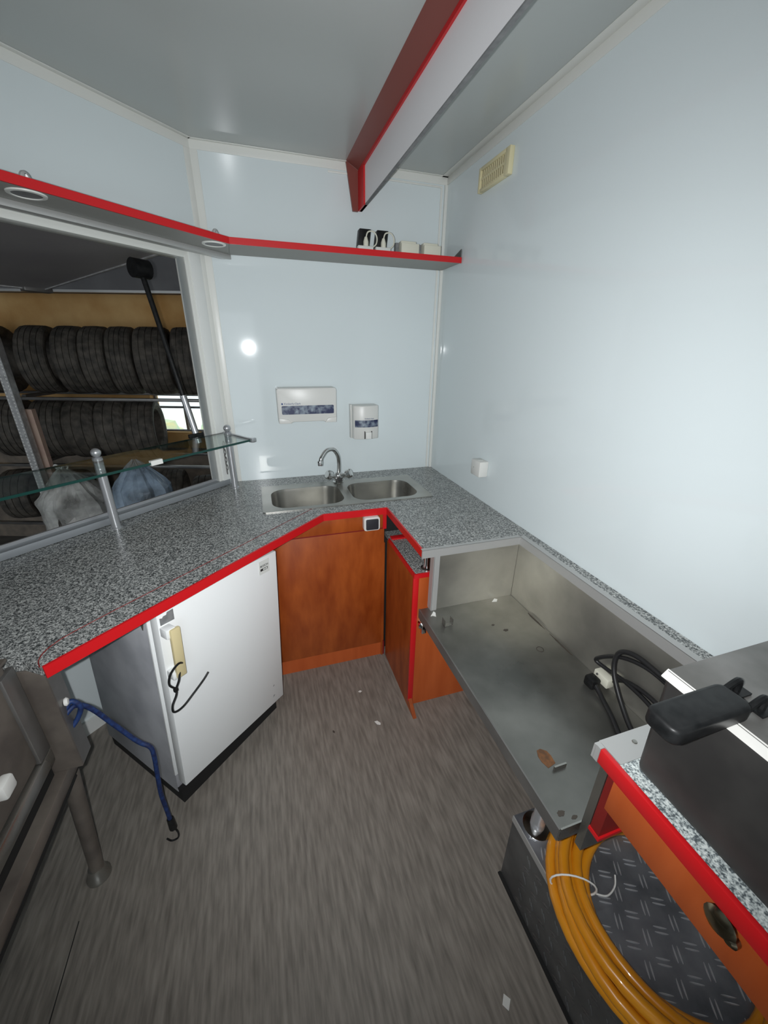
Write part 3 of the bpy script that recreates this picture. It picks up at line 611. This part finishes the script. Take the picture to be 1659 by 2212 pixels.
MB().box((-0.618, 0.862, 0.634), (-0.604, 0.910, 0.905)).build('corner_flange', 'steel_dark', fr, 0.003)
MB().box((-0.95, -0.40, 0.925), (-0.606, 0.905, 0.934)).build('top_rim', 'steel_brown', fr, 0.003)
kb = thing('white_cap', (-0.60, 0.78, 0.65), 'white plastic cap on the stained appliance casing at the left edge', 'cap')
MB().lathe([(0, 0), (0.024, 0), (0.024, 0.008), (0.018, 0.011), (0, 0.011)], (-0.6118, 0.728, 0.738), (1, 0, 0), 16).build('collar', 'ivory', kb, smooth=True)
MB().box((-0.6005, 0.714, 0.718), (-0.578, 0.752, 0.756)).build('cap', 'white_plastic', kb, 0.006)

# ================================================================== BUNGEE
bg = thing('blue_bungee_cord', (-0.5, 0.97, 0.0), 'blue bungee cord with hook hanging from the post beside the fridge', 'bungee cord')
sp_ = spline([(-0.572, 0.950, 0.690), (-0.556, 0.972, 0.694), (-0.532, 0.985, 0.660), (-0.497, 0.992, 0.575), (-0.455, 0.992, 0.490), (-0.428, 0.990, 0.458), (-0.422, 0.985, 0.425), (-0.428, 0.982, 0.34), (-0.434, 0.980, 0.25), (-0.432, 0.978, 0.17), (-0.430, 0.976, 0.115)], 6)
MB().sweep(sp_, 0.0068, 10).build('cord', 'blue_cord', bg, smooth=True)
MB().sweep([(-0.430, 0.976, 0.125), (-0.429, 0.976, 0.075)], [0.0105, 0.0125], 10).build('sleeve', 'black_plastic', bg, smooth=True)
MB().sweep(spline([(-0.428, 0.976, 0.08), (-0.419, 0.975, 0.045), (-0.424, 0.974, 0.018), (-0.444, 0.974, 0.012), (-0.456, 0.974, 0.030)], 6), 0.003, 8).build('hook', 'black_plastic', bg, smooth=True)
MB().sweep(spline([(-0.570, 0.955, 0.64), (-0.555, 0.965, 0.66), (-0.545, 0.97, 0.69), (-0.56, 0.968, 0.715), (-0.572, 0.955, 0.70)], 6), 0.0065, 10).build('knot', 'blue_cord', bg, smooth=True)
MB().lathe([(0, 0), (0.010, 0), (0.0115, 0.004), (0.008, 0.008), (0, 0.0085)], (-0.566, 0.955, 0.728), (1, 0.2, 0), 12).build('button', 'paper_white', bg, smooth=True)

# ================================================================== WALL DISPENSERS
D1 = thing('paper_towel_dispenser', (0.24, 2.15, 1.22), 'wide white paper towel dispenser with blue band on the back wall', 'dispenser')
fr_xz = lambda x, z, y: Vector((x, y, z))
MB().prism([(0.092, 1.222), (0.092, 1.39), (0.100, 1.400), (0.395, 1.400), (0.402, 1.390), (0.398, 1.222), (0.345, 1.220), (0.325, 1.228), (0.17, 1.228), (0.15, 1.220)], 2.118, 2.2065, fr_xz).build('housing', 'white_plastic', D1, 0.008)
MB().prism([(0.094, 1.222), (0.158, 1.222), (0.142, 1.244), (0.094, 1.250)], 2.112, 2.120, fr_xz).build('lower_corner', 'white_plastic', D1, 0.002)
MB().prism([(0.396, 1.222), (0.334, 1.222), (0.350, 1.244), (0.396, 1.250)], 2.112, 2.120, fr_xz).build('lower_corner', 'white_plastic', D1, 0.002)
MB().prism(rrect(0.112, 0.384, 1.268, 1.312, 0.006), 2.1165, 2.1182, fr_xz).build('print_band', 'sticker_blue', D1)
text('brand_lettering', 'Kimberly-Clark', 0.0135, 'ink_blue', frame4((1, 0, 0), (0, 0, 1), (0.168, 2.1174, 1.322)), D1)
MB().lathe([(0.003, 0), (0.005, 0), (0.005, 0.0006), (0.003, 0.0006)], (0.116, 2.1178, 1.322), (0, -1, 0), 14).build('brand_mark', 'ink_blue', D1)
D2 = thing('soap_dispenser', (0.565, 2.15, 1.11), 'small white soap dispenser with blue band beside the towel box', 'dispenser')
prof = [(0.492+0.146*k/10, 2.128-0.022*math.sin(PI*k/10)) for k in range(11)]
MB().prism([(0.492, 2.2065)]+prof+[(0.638, 2.2065)], 1.118, 1.302).build('housing', 'white_plastic', D2, 0.006)
MB().box((0.486, 2.165, 1.116), (0.494, 2.2065, 1.304)).build('back_plate', 'white_plastic', D2, 0.002)
pb = [(0.500+0.132*k/10, 2.1265-0.022*math.sin(PI*(0.055+0.89*k/10))-0.0005) for k in range(11)]
MB().prism(pb+[(x, y+0.004) for x, y in pb[::-1]], 1.186, 1.224).build('print_band', 'sticker_blue', D2)
MB().box((0.555, 2.094, 1.122), (0.590, 2.112, 1.160)).build('push_lever', 'paper_white', D2, 0.003)
MB().box((0.550, 2.104, 1.121), (0.554, 2.112, 1.164)).build('lever_gap', 'dark_gap', D2)
MB().box((0.591, 2.104, 1.121), (0.594, 2.112, 1.164)).build('lever_gap', 'dark_gap', D2)
text('brand_lettering', 'Kimberly-Clark', 0.0085, 'ink_blue', frame4((1, 0, 0), (0, 0, 1), (0.578, 2.1048, 1.233)), D2)
D3 = thing('wall_socket', (1.0, 1.59, 1.03), 'small white junction box on the right wall above the worktop', 'socket')
MB().box((0.962, 1.548, 1.030), (XR-0.0005, 1.628, 1.106)).build('housing', 'white_plastic', D3, 0.006)
MB().lathe([(0, 0), (0.016, 0), (0.014, 0.002), (0, 0.002)], (0.985, 1.588, 1.1055), seg=14).build('cover_cap', 'label_white', D3)
MB().lathe([(0, 0), (0.003, 0), (0, 0.001)], (0.9622, 1.60, 1.07), (-1, 0, 0), 8).build('screw', 'label_grey', D3)
vt = thing('wall_vent', (1.0, 1.74, 2.215), 'yellowed plastic vent grille high on the right wall', 'vent')
MB().box((0.998, 1.657, 2.2205), (XR-0.0005, 1.837, 2.2815)).build('backing', 'vent_gap_shade', vt)
for a, b in (((0.990, 1.657, 2.208), (XR-0.0005, 1.837, 2.220)), ((0.990, 1.657, 2.282), (XR-0.0005, 1.837, 2.294)), ((0.990, 1.626, 2.208), (XR-0.0005, 1.6565, 2.294)), ((0.990, 1.8375, 2.208), (XR-0.0005, 1.852, 2.294))):
    MB().box(a, b).build('frame', 'yellowed', vt, 0.002)
s0 = MB().box((0.9955, 1.664, 2.221), (0.998, 1.671, 2.281)).build('slat', 'yellowed', vt)
for k in range(1, 12):
    c = s0.copy(); COL.objects.link(c); c.parent = vt; c.location.y += k*0.0152
MB().box((0.994, 1.657, 2.248), (0.9954, 1.837, 2.256)).build('cross_bar', 'yellowed', vt)

# ================================================================== HIGH SHELVES
ZS0, ZS1 = 1.978, 2.000
jn = LP(0.066, 0.240, 0)
sb = thing('back_shelf', (0.45, 2.1, ZS0), 'red edged grey shelf on the back wall above the sink', 'shelf')
MB().prism([(jn.x+0.0005, jn.y), (1.003, 1.987), (1.003, YB-0.004), (-0.0555, YB-0.004)], ZS0, ZS1).build('board', 'terracotta_grey', sb)
MB().box((jn.x, 1.981, ZS0-0.001), (1.006, 1.987, ZS1+0.001)).build('red_edging', 'red_edge', sb)
MB().prism([(1.99, 2.001), (1.99, 2.036), (2.12, 2.001)], 1.0035, 1.008, lambda y, z, x: Vector((x, y, z))).build('bracket', 'steel_dark', sb)
sl = thing('serving_shelf', LP(0.6, 0.12, ZS0), 'long red edged shelf with downlights over the serving hatch', 'shelf')
MB().prism([(0.066, 0.240), (1.80, 0.240), (1.80, 0.016), (-0.006, 0.016), (-0.074, 0.076)], ZS0, ZS1, LP).build('board', 'terracotta_grey', sl)
MB().prism([(0.063, 0.246), (1.80, 0.246), (1.80, 0.240), (0.066, 0.240)], ZS0-0.001, ZS1+0.001, LP).build('red_edging', 'red_edge', sl)
MB().prism([(-0.044, 0.050), (1.80, 0.050), (1.80, 0.085), (-0.077, 0.085)], ZS0-0.020, ZS0, LP).build('rear_rail', 'aluminium', sl, 0.002)
for t in (0.715, 0.095, 1.33):
    dl = MB().lathe([(0.036, 0.005), (0.036, 0.001), (0.040, 0), (0.046, 0.002), (0.047, 0.005)], LP(t, 0.185, ZS0-0.005), seg=28, cap=False).build('downlight', 'trim_white', sl, smooth=True)
    MB().lathe([(0, 0), (0.036, 0), (0.036, 0.0015), (0, 0.0015)], LP(t, 0.185, ZS0-0.002), seg=24).build('lens', 'label_grey', dl)
    MB().sweep(spline([LP(t-0.004, 0.20, ZS1), LP(t-0.006, 0.20, ZS1+0.012), LP(t, 0.20, ZS1+0.020), LP(t+0.006, 0.20, ZS1+0.012), LP(t+0.006, 0.20, ZS1)], 5), 0.008, 8).build('lamp_wire', 'galvanised', dl, smooth=True)

# things on the back shelf
ZB = ZS1+0.0006
def adapter(x, label):
    o = thing('power_adapter', (x, 2.06, ZB), label, 'adapter', 'plug adapters on the back shelf')
    MB().box((x-0.032, 2.015, ZB), (x+0.040, 2.045, ZB+0.020)).build('plug_tray', 'label_white', o, 0.003)
    P = []
    for z, sh in ((ZB+0.0, 0), (ZB+0.092, 0.012)):
        for y in (2.050, 2.090):
            for xx in (x-0.028+sh, x+0.026+sh): P.append((xx, y, z))
    MB().hexa(P).build('casing', 'black_plastic', o, 0.003)
    MB().lathe([(0.012, 0), (0.012, 0.018), (0.006, 0.036), (0.0, 0.036)], (x+0.008, 2.030, ZB+0.020), seg=10).build('plug', 'ivory', o, smooth=True)
    MB().sweep(spline([(x+0.008, 2.030, ZB+0.052), (x+0.018, 2.032, ZB+0.076), (x+0.045, 2.036, ZB+0.080), (x+0.062, 2.040, ZB+0.062), (x+0.060, 2.04, ZB+0.036), (x+0.042, 2.035, ZB+0.020)], 6), 0.003, 8).build('lead', 'ivory', o, smooth=True)
adapter(0.535, 'left black plug-in adapter with white lead on the back shelf')
adapter(0.618, 'right black plug-in adapter with white lead next to the cream boxes')
def cream_box(x0, x1, label):
    o = thing('cream_box', ((x0+x1)/2, 2.06, ZB), label, 'box', 'cream boxes on the back shelf')
    MB().box((x0, 2.020, ZB), (x1, 2.075, ZB+0.046)).build('body', 'ivory', o, 0.002)
    MB().box((x0+0.004, 2.040, ZB+0.046), (x1-0.008, 2.075, ZB+0.058)).build('cover', 'ivory', o, 0.002)
    MB().box((x0-0.016, 2.060, ZB), (x0-0.0005, 2.085, ZB+0.052)).build('side_plate', 'label_grey', o)
    MB().sweep(spline([(x1-0.004, 2.060, ZB+0.058), (x1+0.002, 2.062, ZB+0.052), (x1+0.02, 2.066, ZB+0.052)], 4), 0.0025, 8).build('clip', 'steel_dark', o)
cream_box(0.712, 0.800, 'left cream plastic box on the back shelf')
cream_box(0.826, 0.912, 'right cream plastic box nearest the wall corner on the shelf')

# ================================================================== CEILING VALANCE
vl = thing('ceiling_valance', (0.55, 1.0, 2.19), 'white hanging valance board with red edging below the ceiling', 'valance')
Y0, Y1 = -0.6, 2.19
MB().box((0.556, Y0, 2.196), (0.566, Y1-0.1, 2.333)).build('board', 'valance_white', vl)
MB().box((0.5555, Y0, 2.192), (0.567, Y1, 2.196)).build('lower_edge', 'label_grey', vl)
P = [(0.494, Y0, 2.376), (0.56, Y0, 2.376), (0.494, Y1, 2.376), (0.56, Y1, 2.376)]
MB().add([(0.494, Y0, 2.3765), (0.580, Y0, 2.3765), (0.580, Y0, 2.346), (0.551, Y0, 2.346), (0.494, Y1, 2.3765), (0.580, Y1, 2.3765), (0.580, Y1, 2.346), (0.551, Y1, 2.346)],
         [[0, 1, 2, 3], [7, 6, 5, 4], [0, 4, 5, 1], [1, 5, 6, 2], [2, 6, 7, 3], [3, 7, 4, 0]]).build('sloped_fascia', 'brown_red', vl)
MB().box((0.549, Y0, 2.333), (0.577, Y1, 2.346)).build('red_edging', 'red_edge', vl)
MB().box((0.549, Y1-0.10, 2.192), (0.567, Y1+0.001, 2.333)).build('end_edging', 'red_edge', vl)
MB().prism([(0.494, 2.3765), (0.551, 2.346), (0.549, 2.192), (0.523, 2.192)], Y1+0.001, Y1+0.015, lambda x, z, y: Vector((x, y, z))).build('end_board', 'brown_red', vl)

# ================================================================== GLASS SHELF ON POSTS
ZG = 1.178
gs = thing('glass_shelf', LP(0.5, 0.1, ZT), 'clear glass shelf on two silver ball-topped posts at the hatch', 'glass shelf')
MB().prism([(0.050, 0.020), (0.092, 0.268), (1.70, 0.262), (1.70, 0.012)], ZG, ZG+0.006, LP).build('pane', 'glass', gs)
MB().prism([(0.092, 0.268), (0.092, 0.2705), (1.70, 0.2645), (1.70, 0.262)], ZG-0.001, ZG+0.0078, LP).build('front_edge', 'glass_edge', gs)
MB().prism([(0.050, 0.018), (0.050, 0.020), (1.70, 0.012), (1.70, 0.010)], ZG, ZG+0.006, LP).build('rear_edge', 'glass_edge', gs)
MB().prism([(0.045, 0.02), (0.090, 0.272), (0.102, 0.272), (0.057, 0.02)], ZG-0.005, ZG+0.010, LP).build('end_bracket', 'silver', gs, 0.001)
MB().prism([(0.083, 0.258), (0.083, 0.282), (0.106, 0.282), (0.106, 0.258)], ZG-0.007, ZG+0.013, LP).build('bracket_tip', 'silver', gs, 0.002)
MB().box((0.545, 0.258, ZG-0.004), (0.590, 0.2725, ZG+0.014), LP).build('edge_label', 'paper_white', gs)
for (t, o_) in ((0.075, 0.078), (0.672, 0.066), (1.27, 0.056)):
    MB().lathe([(0, 0), (0.020, 0), (0.020, 0.005), (0.0165, 0.008), (0.0165, ZG-ZT-0.001), (0, ZG-ZT-0.001)], LP(t, o_, ZT), seg=20).build('post', 'silver', gs, smooth=True)
    k = MB().lathe([(0, 0.0), (0.017, 0.0), (0.018, 0.008), (0.014, 0.010), (0.017, 0.013), (0.0, 0.016)], LP(t, o_, ZG+0.0065), seg=20).build('collar', 'silver', gs, smooth=True)
    MB().lathe([(0.0175*math.sin(PI*j/12), 0.0175-0.0175*math.cos(PI*j/12)) for j in range(13)], LP(t, o_, ZG+0.019), seg=20).build('ball', 'silver', k, smooth=True)

# little chain on the hatch frame
ch = thing('hanging_chain', LP(0.062, 0.02, 1.0), 'short dark chain hanging on the hatch frame near the post', 'chain')
for k in range(8):
    c = LP(0.062+0.0035*(k % 2), 0.0205, 1.125-k*0.021); e_u = Vector((0, 0, 1)); e_s = (dvec if k % 2 == 0 else (dvec*0.4+nvec*0.9)).normalized()
    lp = [c + e_s*0.0055*math.cos(2*PI*j/14) + e_u*0.0145*math.sin(2*PI*j/14) for j in range(14)]
    MB().sweep(lp, 0.0024, 6, closed=True).build('link', 'steel_dark', ch, smooth=True)
# latch beside the hatch opening
lt = thing('hatch_latch', LP(0.10, -0.04, 1.16), 'dark latch lever on the hatch jamb below the strut', 'latch')
MB().box((0.085, -0.075, 1.165), (0.190, -0.060, 1.185), LP).build('lever', 'black_plastic', lt, 0.003)
MB().box((0.085, -0.075, 1.155), (0.110, -0.058, 1.190), LP).build('pivot', 'steel_dark', lt, 0.002)

# ================================================================== RAISED HATCH FLAP, STRUT
hf = thing('hatch_flap', LP(0.9, -0.7, 1.88), 'raised dark grey serving hatch flap seen from below', 'hatch')
def flz(o_): return 1.985 + (o_+0.06)*0.075
P = []
for zoff in (0.0, 0.035):
    for o_ in (-0.06, -1.33):
        for t in (0.10, 1.80): P.append(LP(t, o_, flz(o_)+zoff))
MB().hexa(P).build('panel', 'hatch_grey', hf)
P = []
for zoff in (-0.006, 0.04):
    for o_ in (-0.06, -1.33):
        for t in (0.090, 0.100): P.append(LP(t, o_, flz(o_)+zoff))
MB().hexa(P).build('side_edging', 'galvanised', hf)
P = []
for zoff in (-0.006, 0.04):
    for o_ in (-1.33, -1.345):
        for t in (0.09, 1.80): P.append(LP(t, o_, flz(o_)+zoff))
MB().hexa(P).build('outer_edging', 'galvanised', hf)
MB().box((0.06, -1.36, 1.872), (0.20, -1.30, 1.900), LP).build('corner_latch', 'steel_dark', hf, 0.004)
gs2 = thing('gas_strut', LP(0.12, -0.15, 1.13), 'black gas strut with silver rod propping the raised hatch', 'gas strut')
ptop = LP(0.140, -0.27, 1.905); pbot = LP(0.128, -0.085, 1.13); pm = ptop.lerp(pbot, 0.70)
MB().sweep([ptop, pm], 0.012, 14).build('cylinder', 'black_plastic', gs2, smooth=True)
MB().sweep([pm, pbot], 0.0165, 14).build('rod', 'silver', gs2, smooth=True)
MB().sweep([LP(0.105, -0.27, 1.915), LP(0.18, -0.27, 1.915)], 0.040, 16).build('pivot_cap', 'black_plastic', gs2, smooth=True)

# ================================================================== GARAGE
GZ = -0.55  # ceiling and side walls are unseen, added to shut out the world light
struct(MB().box((-6.5, -4.5, GZ-0.05), (5, 4.3, GZ), GP).build('floor_garage', 'garage_floor'), 'dark concrete garage floor outside the hatch', 'floor')
struct(MB().box((-6.5, -4.5, 3.3), (5, 4.3, 3.4), GP).build('ceiling_garage', 'garage_grey'), 'unseen grey garage ceiling added to keep daylight off the tyres', 'ceiling')
WU0, WU1, WZ0, WZ1 = -2.47, -1.60, 0.73, 1.12; ZP = 0.56
mb = MB().box((-6.5, 4.2, ZP), (WU0, 4.35, 2.04), GP).box((WU1, 4.2, ZP), (5, 4.35, 2.04), GP).box((WU0, 4.2, ZP), (WU1, 4.35, WZ0), GP).box((WU0, 4.2, WZ1), (WU1, 4.35, 2.04), GP)
struct(mb.build('wall_garage_back', 'concrete_brown'), 'brown stained concrete garage wall behind the tyres', 'wall')
struct(MB().box((-6.5, 4.19, GZ), (5, 4.35, ZP), GP).build('wall_garage_lower', 'brown_dark'), 'lower band of the garage wall below the window, shade in its colour', 'wall')
struct(MB().box((-6.5, 3.95, 2.04), (5, 4.35, 3.3), GP).build('wall_garage_lintel', 'garage_grey'), 'grey beam above the brown garage wall', 'wall')
struct(MB().box((-6.5, 3.94, 2.025), (5, 3.97, 2.045), GP).build('trim_7', 'aluminium'), 'pale line along the grey garage beam', 'trim')
struct(MB().box((-6.6, -4.5, GZ), (-6.5, 4.35, 3.3), GP).build('wall_garage_left', 'garage_grey'), 'unseen grey side wall of the garage added to keep daylight out', 'wall')
struct(MB().box((5, -4.5, GZ), (5.1, 4.35, 3.3), GP).build('wall_garage_right', 'garage_grey'), 'unseen far side wall of the garage added to keep daylight out', 'wall')
wn = thing('window_2', GP(-2.0, 4.25, WZ0), 'bright small paned garage window below the tyre shelf', 'window', kind='structure')
MB().box((WU0, 4.30, WZ0), (WU1, 4.305, WZ1), GP).build('pane', 'window_glass', wn)
for u in (WU0+0.008, -2.165, -1.88, WU1-0.008): MB().box((u-0.011, 4.27, WZ0), (u+0.011, 4.30, WZ1), GP).build('mullion', 'brown_dark', wn)
for z in (WZ0+0.006, 0.985, WZ1-0.006): MB().box((WU0, 4.265, z-0.010), (WU1, 4.30, z+0.010), GP).build('glazing_bar', 'label_grey', wn)
# garden outside the window
struct(MB().box((-9, 4.5, GZ-0.1), (3, 14, GZ), GP).build('ground_garden', 'grass'), 'sunlit ground outside the garage window', 'ground')
for i, (u, d, r, lab) in enumerate(((-3.70, 6.3, 0.45, 'green bush outside the left pane of the garage window'), (-2.75, 6.9, 0.50, 'low bush outside the right pane of the garage window'))):
    bm = bmesh.new(); bmesh.ops.create_icosphere(bm, subdivisions=3, radius=r)
    mb = MB(); c = GP(u, d, GZ+0.55)
    mb.add([c+v.co*(1+0.25*random.random()) for v in bm.verts], [[v.index for v in f.verts] for f in bm.faces]); bm.free()
    tag(mb.build('garden_bush', 'leaf'), lab, 'bush', 'bushes outside the garage')

# tyres: axis along the rack
def tyre_mesh(name, grooves, R=0.30, Wd=0.22, seg=56, chev=False):
    hw = Wd/2; prof = []
    def crown(x):
        q = abs(x)/hw; return R*(1-0.012*q*q-0.075*max(0, (q-0.62)/0.38)**2.2)
    prof += [(R*0.64, -hw*0.62), (R*0.68, -hw*0.80), (R*0.80, -hw*0.96), (R*0.88, -hw*0.97)]
    for k in range(grooves+1):
        a = -hw*0.92+1.84*hw*k/(grooves+1)+0.003*(k > 0); b = -hw*0.92+1.84*hw*(k+1)/(grooves+1)-0.003*(k < grooves)
        for q in range(4):
            x = a+(b-a)*q/3; prof.append((crown(x), x))
        if k < grooves: prof += [(crown(b)-0.009, b+0.0005), (crown(b)-0.009, b+0.0055)]
    prof += [(R*0.88, hw*0.97), (R*0.80, hw*0.96), (R*0.68, hw*0.80), (R*0.64, hw*0.62)]
    V = []; F = []; m = len(prof)
    for k in range(seg):
        for (r, x) in prof:
            th = 2*PI*k/seg
            rr = r
            if r > R*0.90 and abs(x) > hw*0.3:
                ph = k + (abs(x)/hw*4 if chev else 0)
                if int(ph) % 2 == 0: rr = r-0.003
            V.append((x, rr*math.cos(th), rr*math.sin(th)))
    for k in range(seg):
        for i in range(m-1): F.append([k*m+i, k*m+i+1, ((k+1) % seg)*m+i+1, ((k+1) % seg)*m+i])
        F.append([k*m+m-1, k*m, ((k+1) % seg)*m, ((k+1) % seg)*m+m-1])
    me = bpy.data.meshes.new(name); me.from_pydata(V, [], F); me.materials.append(MATS['tyre'])
    bm = bmesh.new(); bm.from_mesh(me); bmesh.ops.recalc_face_normals(bm, faces=bm.faces); bm.to_mesh(me); bm.free()
    return me
TM = [tyre_mesh('tyre_a', 3), tyre_mesh('tyre_b', 4), tyre_mesh('tyre_c', 2, chev=True)]
def tyre(u0, u1, z0, kind, label, grp, d=3.885, R=0.295, tilt=0.30, lay=None):
    o = bpy.data.objects.new('tyre', TM[kind]); COL.objects.link(o)
    s_ = (u1-u0)*math.cos(tilt)/0.22*0.95; k = R/0.30
    mr = Matrix((GP(1, 0, 0), GP(0, 1, 0), Vector((0, 0, 1)))).transposed().to_4x4()
    rot = Matrix.Rotation(tilt, 4, 'Z')
    o.matrix_world = Matrix.Translation(GP((u0+u1)/2-math.sin(tilt)*R*0.95, d, z0+R)) @ mr @ rot @ Matrix.Rotation(random.random()*6, 4, 'X') @ Matrix.Diagonal((s_, k, k, 1))
    tag(o, label, 'tyre', grp); return o
up = [(-3.235, -2.975), (-2.918, -2.688), (-2.680, -2.455), (-2.445, -2.215), (-2.205, -1.90), (-1.875, -1.64), (-1.62, -1.40)]
ordn = ['leftmost', 'second from left', 'third from left', 'fourth from left', 'fifth, widest', 'sixth, behind the gas strut', 'seventh, mostly hidden by the hatch jamb']
for i, (a, b) in enumerate(up): tyre(a, b, 1.160, [1, 0, 0, 1, 1, 0, 1][i], 'black tyre on the upper rack shelf, %s' % ordn[i], 'tyres on the upper rack shelf')
lo = [(-3.335, -3.035), (-3.025, -2.728), (-2.722, -2.442), (-2.436, -2.160)]
ordl = ['leftmost beside the rack upright', 'second from left', 'third from left with chevron tread', 'last beside the bright window']
for i, (a, b) in enumerate(lo): tyre(a, b, 0.540, [1, 2, 2, 0][i], 'black tyre on the lower rack shelf, %s' % ordl[i], 'tyres on the lower rack shelf', R=0.283)
tyre(-3.70, -3.42, 1.160, 0, 'tyre at far left of upper shelf behind the rack uprights', 'tyres at far left')
tyre(-3.74, -3.45, 0.54, 1, 'tyre at far left of lower shelf behind the rack upright', 'tyres at far left', R=0.283)
for i, (a, b, d_) in enumerate(((-3.72, -3.44, 3.7), (-3.2, -2.92, 3.7), (-2.55, -2.27, 3.75), (-2.22, -1.95, 3.75))):
    tyre(a, b, -0.06, i % 2, 'dark tyre on the bottom rack shelf, %s' % ['leftmost', 'left, behind the first bag', 'behind the bluish bag', 'right of the bluish bag'][i], 'tyres on the bottom rack shelf', d=d_, R=0.25)
tyre(-1.45, -1.22, -0.10, 0, 'large dark tyre standing low beyond the hatch corner', 'tyres on the bottom rack shelf', d=3.0, R=0.36, tilt=0.35)

# rack
rk = thing('tyre_rack', GP(-2.5, 3.8, GZ), 'dark metal tyre rack with long shelf beams', 'rack')
for z in (1.130, 0.512, -0.10):
    u1 = -1.20
    for d_ in (3.585, 4.08): MB().box((-3.95, d_-0.02, z), (u1, d_+0.02, z+0.026), GP).build('beam', 'steel_dark', rk, 0.003)
    for u in (-3.36,): MB().box((u-0.02, 3.72, z), (u+0.02, 4.06, z+0.028), GP).build('cross_bar', 'steel_dark', rk)
for u in (-3.27, -1.25): MB().box((u-0.02, 3.53, GZ), (u+0.02, 3.565, 2.0), GP).build('upright', 'galvanised', rk)
pu = thing('perforated_upright', GP(-2.98, 3.2, GZ), 'perforated galvanised angle upright at the left of the hatch view', 'upright')
MB().box((-2.985, 3.148, GZ), (-2.925, 3.152, 2.2), GP).build('web', 'galvanised', pu)
MB().box((-2.925, 3.146, GZ), (-2.921, 3.20, 2.2), GP).build('flange', 'galvanised', pu)
hm = MB()
for k in range(62):
    z = 0.30+k*0.026
    for u in (-2.975, -2.935): hm.lathe([(0, 0), (0.006, 0), (0.006, 0.002), (0, 0.002)], GP(u, 3.148, z), -(GP(0, 1, 0)), 8)
o = hm.build('hole_dots', 'paper_white', pu); o['kind'] = 'stuff'  # white raised discs drawn in place of the holes
tag(MB().box((-2.955, 3.22, GZ), (-2.885, 3.26, 1.10), GP).build('pink_board', 'pink_steel'), 'reddish pink plank leaning behind the perforated upright', 'plank')

# bags over wheels
def bag(u, d, z0, z1, rx, ry, mat, label, knot, seed, sx=0.0):
    rnd = random.Random(seed); o = thing('plastic_bag', GP(u, d, z0), label, 'bag', 'plastic bags below the rack')
    seg = 36; lev = 14; V = []; F = []; ph = [rnd.uniform(0, 6) for _ in range(4)]
    for i in range(lev+1):
        t = i/lev; z = z0+(z1-z0)*t
        if t < 0.62: k = 0.92+0.08*math.sin(PI*t/0.62)
        else:
            q = (t-0.62)/0.38; k = 0.92*(1-q)**0.85+0.07
        for j in range(seg):
            th = 2*PI*j/seg
            wr = 1+0.05*math.sin(5*th+ph[0]+2*t)+0.045*math.sin(9*th+ph[1]-3*t)+0.03*math.sin(13*th+ph[2])+0.02*rnd.uniform(-1, 1)
            V.append(GP(u+sx*t+rx*k*wr*math.cos(th), d+ry*k*wr*math.sin(th), z+0.01*rnd.uniform(-1, 1)))
    for i in range(lev):
        for j in range(seg): F.append([i*seg+j, i*seg+(j+1) % seg, (i+1)*seg+(j+1) % seg, (i+1)*seg+j])
    MB().add(V, F).build('film', mat, o)
    if knot:
        kp = MB()
        for s_ in (-1, 1):
            kp.sweep(spline([GP(u+sx, d, z1-0.01), GP(u+sx+s_*0.03, d-0.01, z1+0.03), GP(u+sx+s_*0.055, d, z1+0.015), GP(u+sx+s_*0.03, d+0.01, z1-0.01)], 4), 0.011, 8, flat=0.5)
        kp.build('knot', 'paper_white', o, smooth=True)
    return o
bag(-2.50, 3.05, -0.12, 0.66, 0.31, 0.24, 'plastic_film', 'cloudy clear plastic bag with white knot left of the first post', True, 3, sx=-0.14)
tyre(-2.62, -2.38, -0.10, 0, 'tyre wrapped inside the cloudy clear plastic bag', 'bagged tyres', d=3.05, R=0.26)
bag(-1.98, 3.05, 0.10, 0.74, 0.23, 0.20, 'plastic_film_blue', 'bluish clear plastic bag right of the first glass post', False, 8, sx=-0.05)
tyre(-2.08, -1.86, 0.08, 1, 'tyre wrapped inside the bluish plastic bag', 'bagged tyres', d=3.05, R=0.20)
bx = thing('low_rack_beam', GP(-2.3, 3.0, GZ), 'low dark bench carrying the bagged tyres', 'bench')
MB().box((-3.3, 2.78, -0.16), (-1.3, 3.35, -0.125), GP).build('bench_top', 'steel_dark', bx)
MB().box((-2.25, 2.85, -0.125), (-1.72, 3.25, 0.075), GP).build('crate', 'dark_gap', bx, 0.01)
for u in (-3.2, -1.4):
    for d_ in (2.83, 3.30): MB().box((u-0.02, d_-0.02, GZ), (u+0.02, d_+0.02, -0.16), GP).build('bench_leg', 'steel_dark', bx)
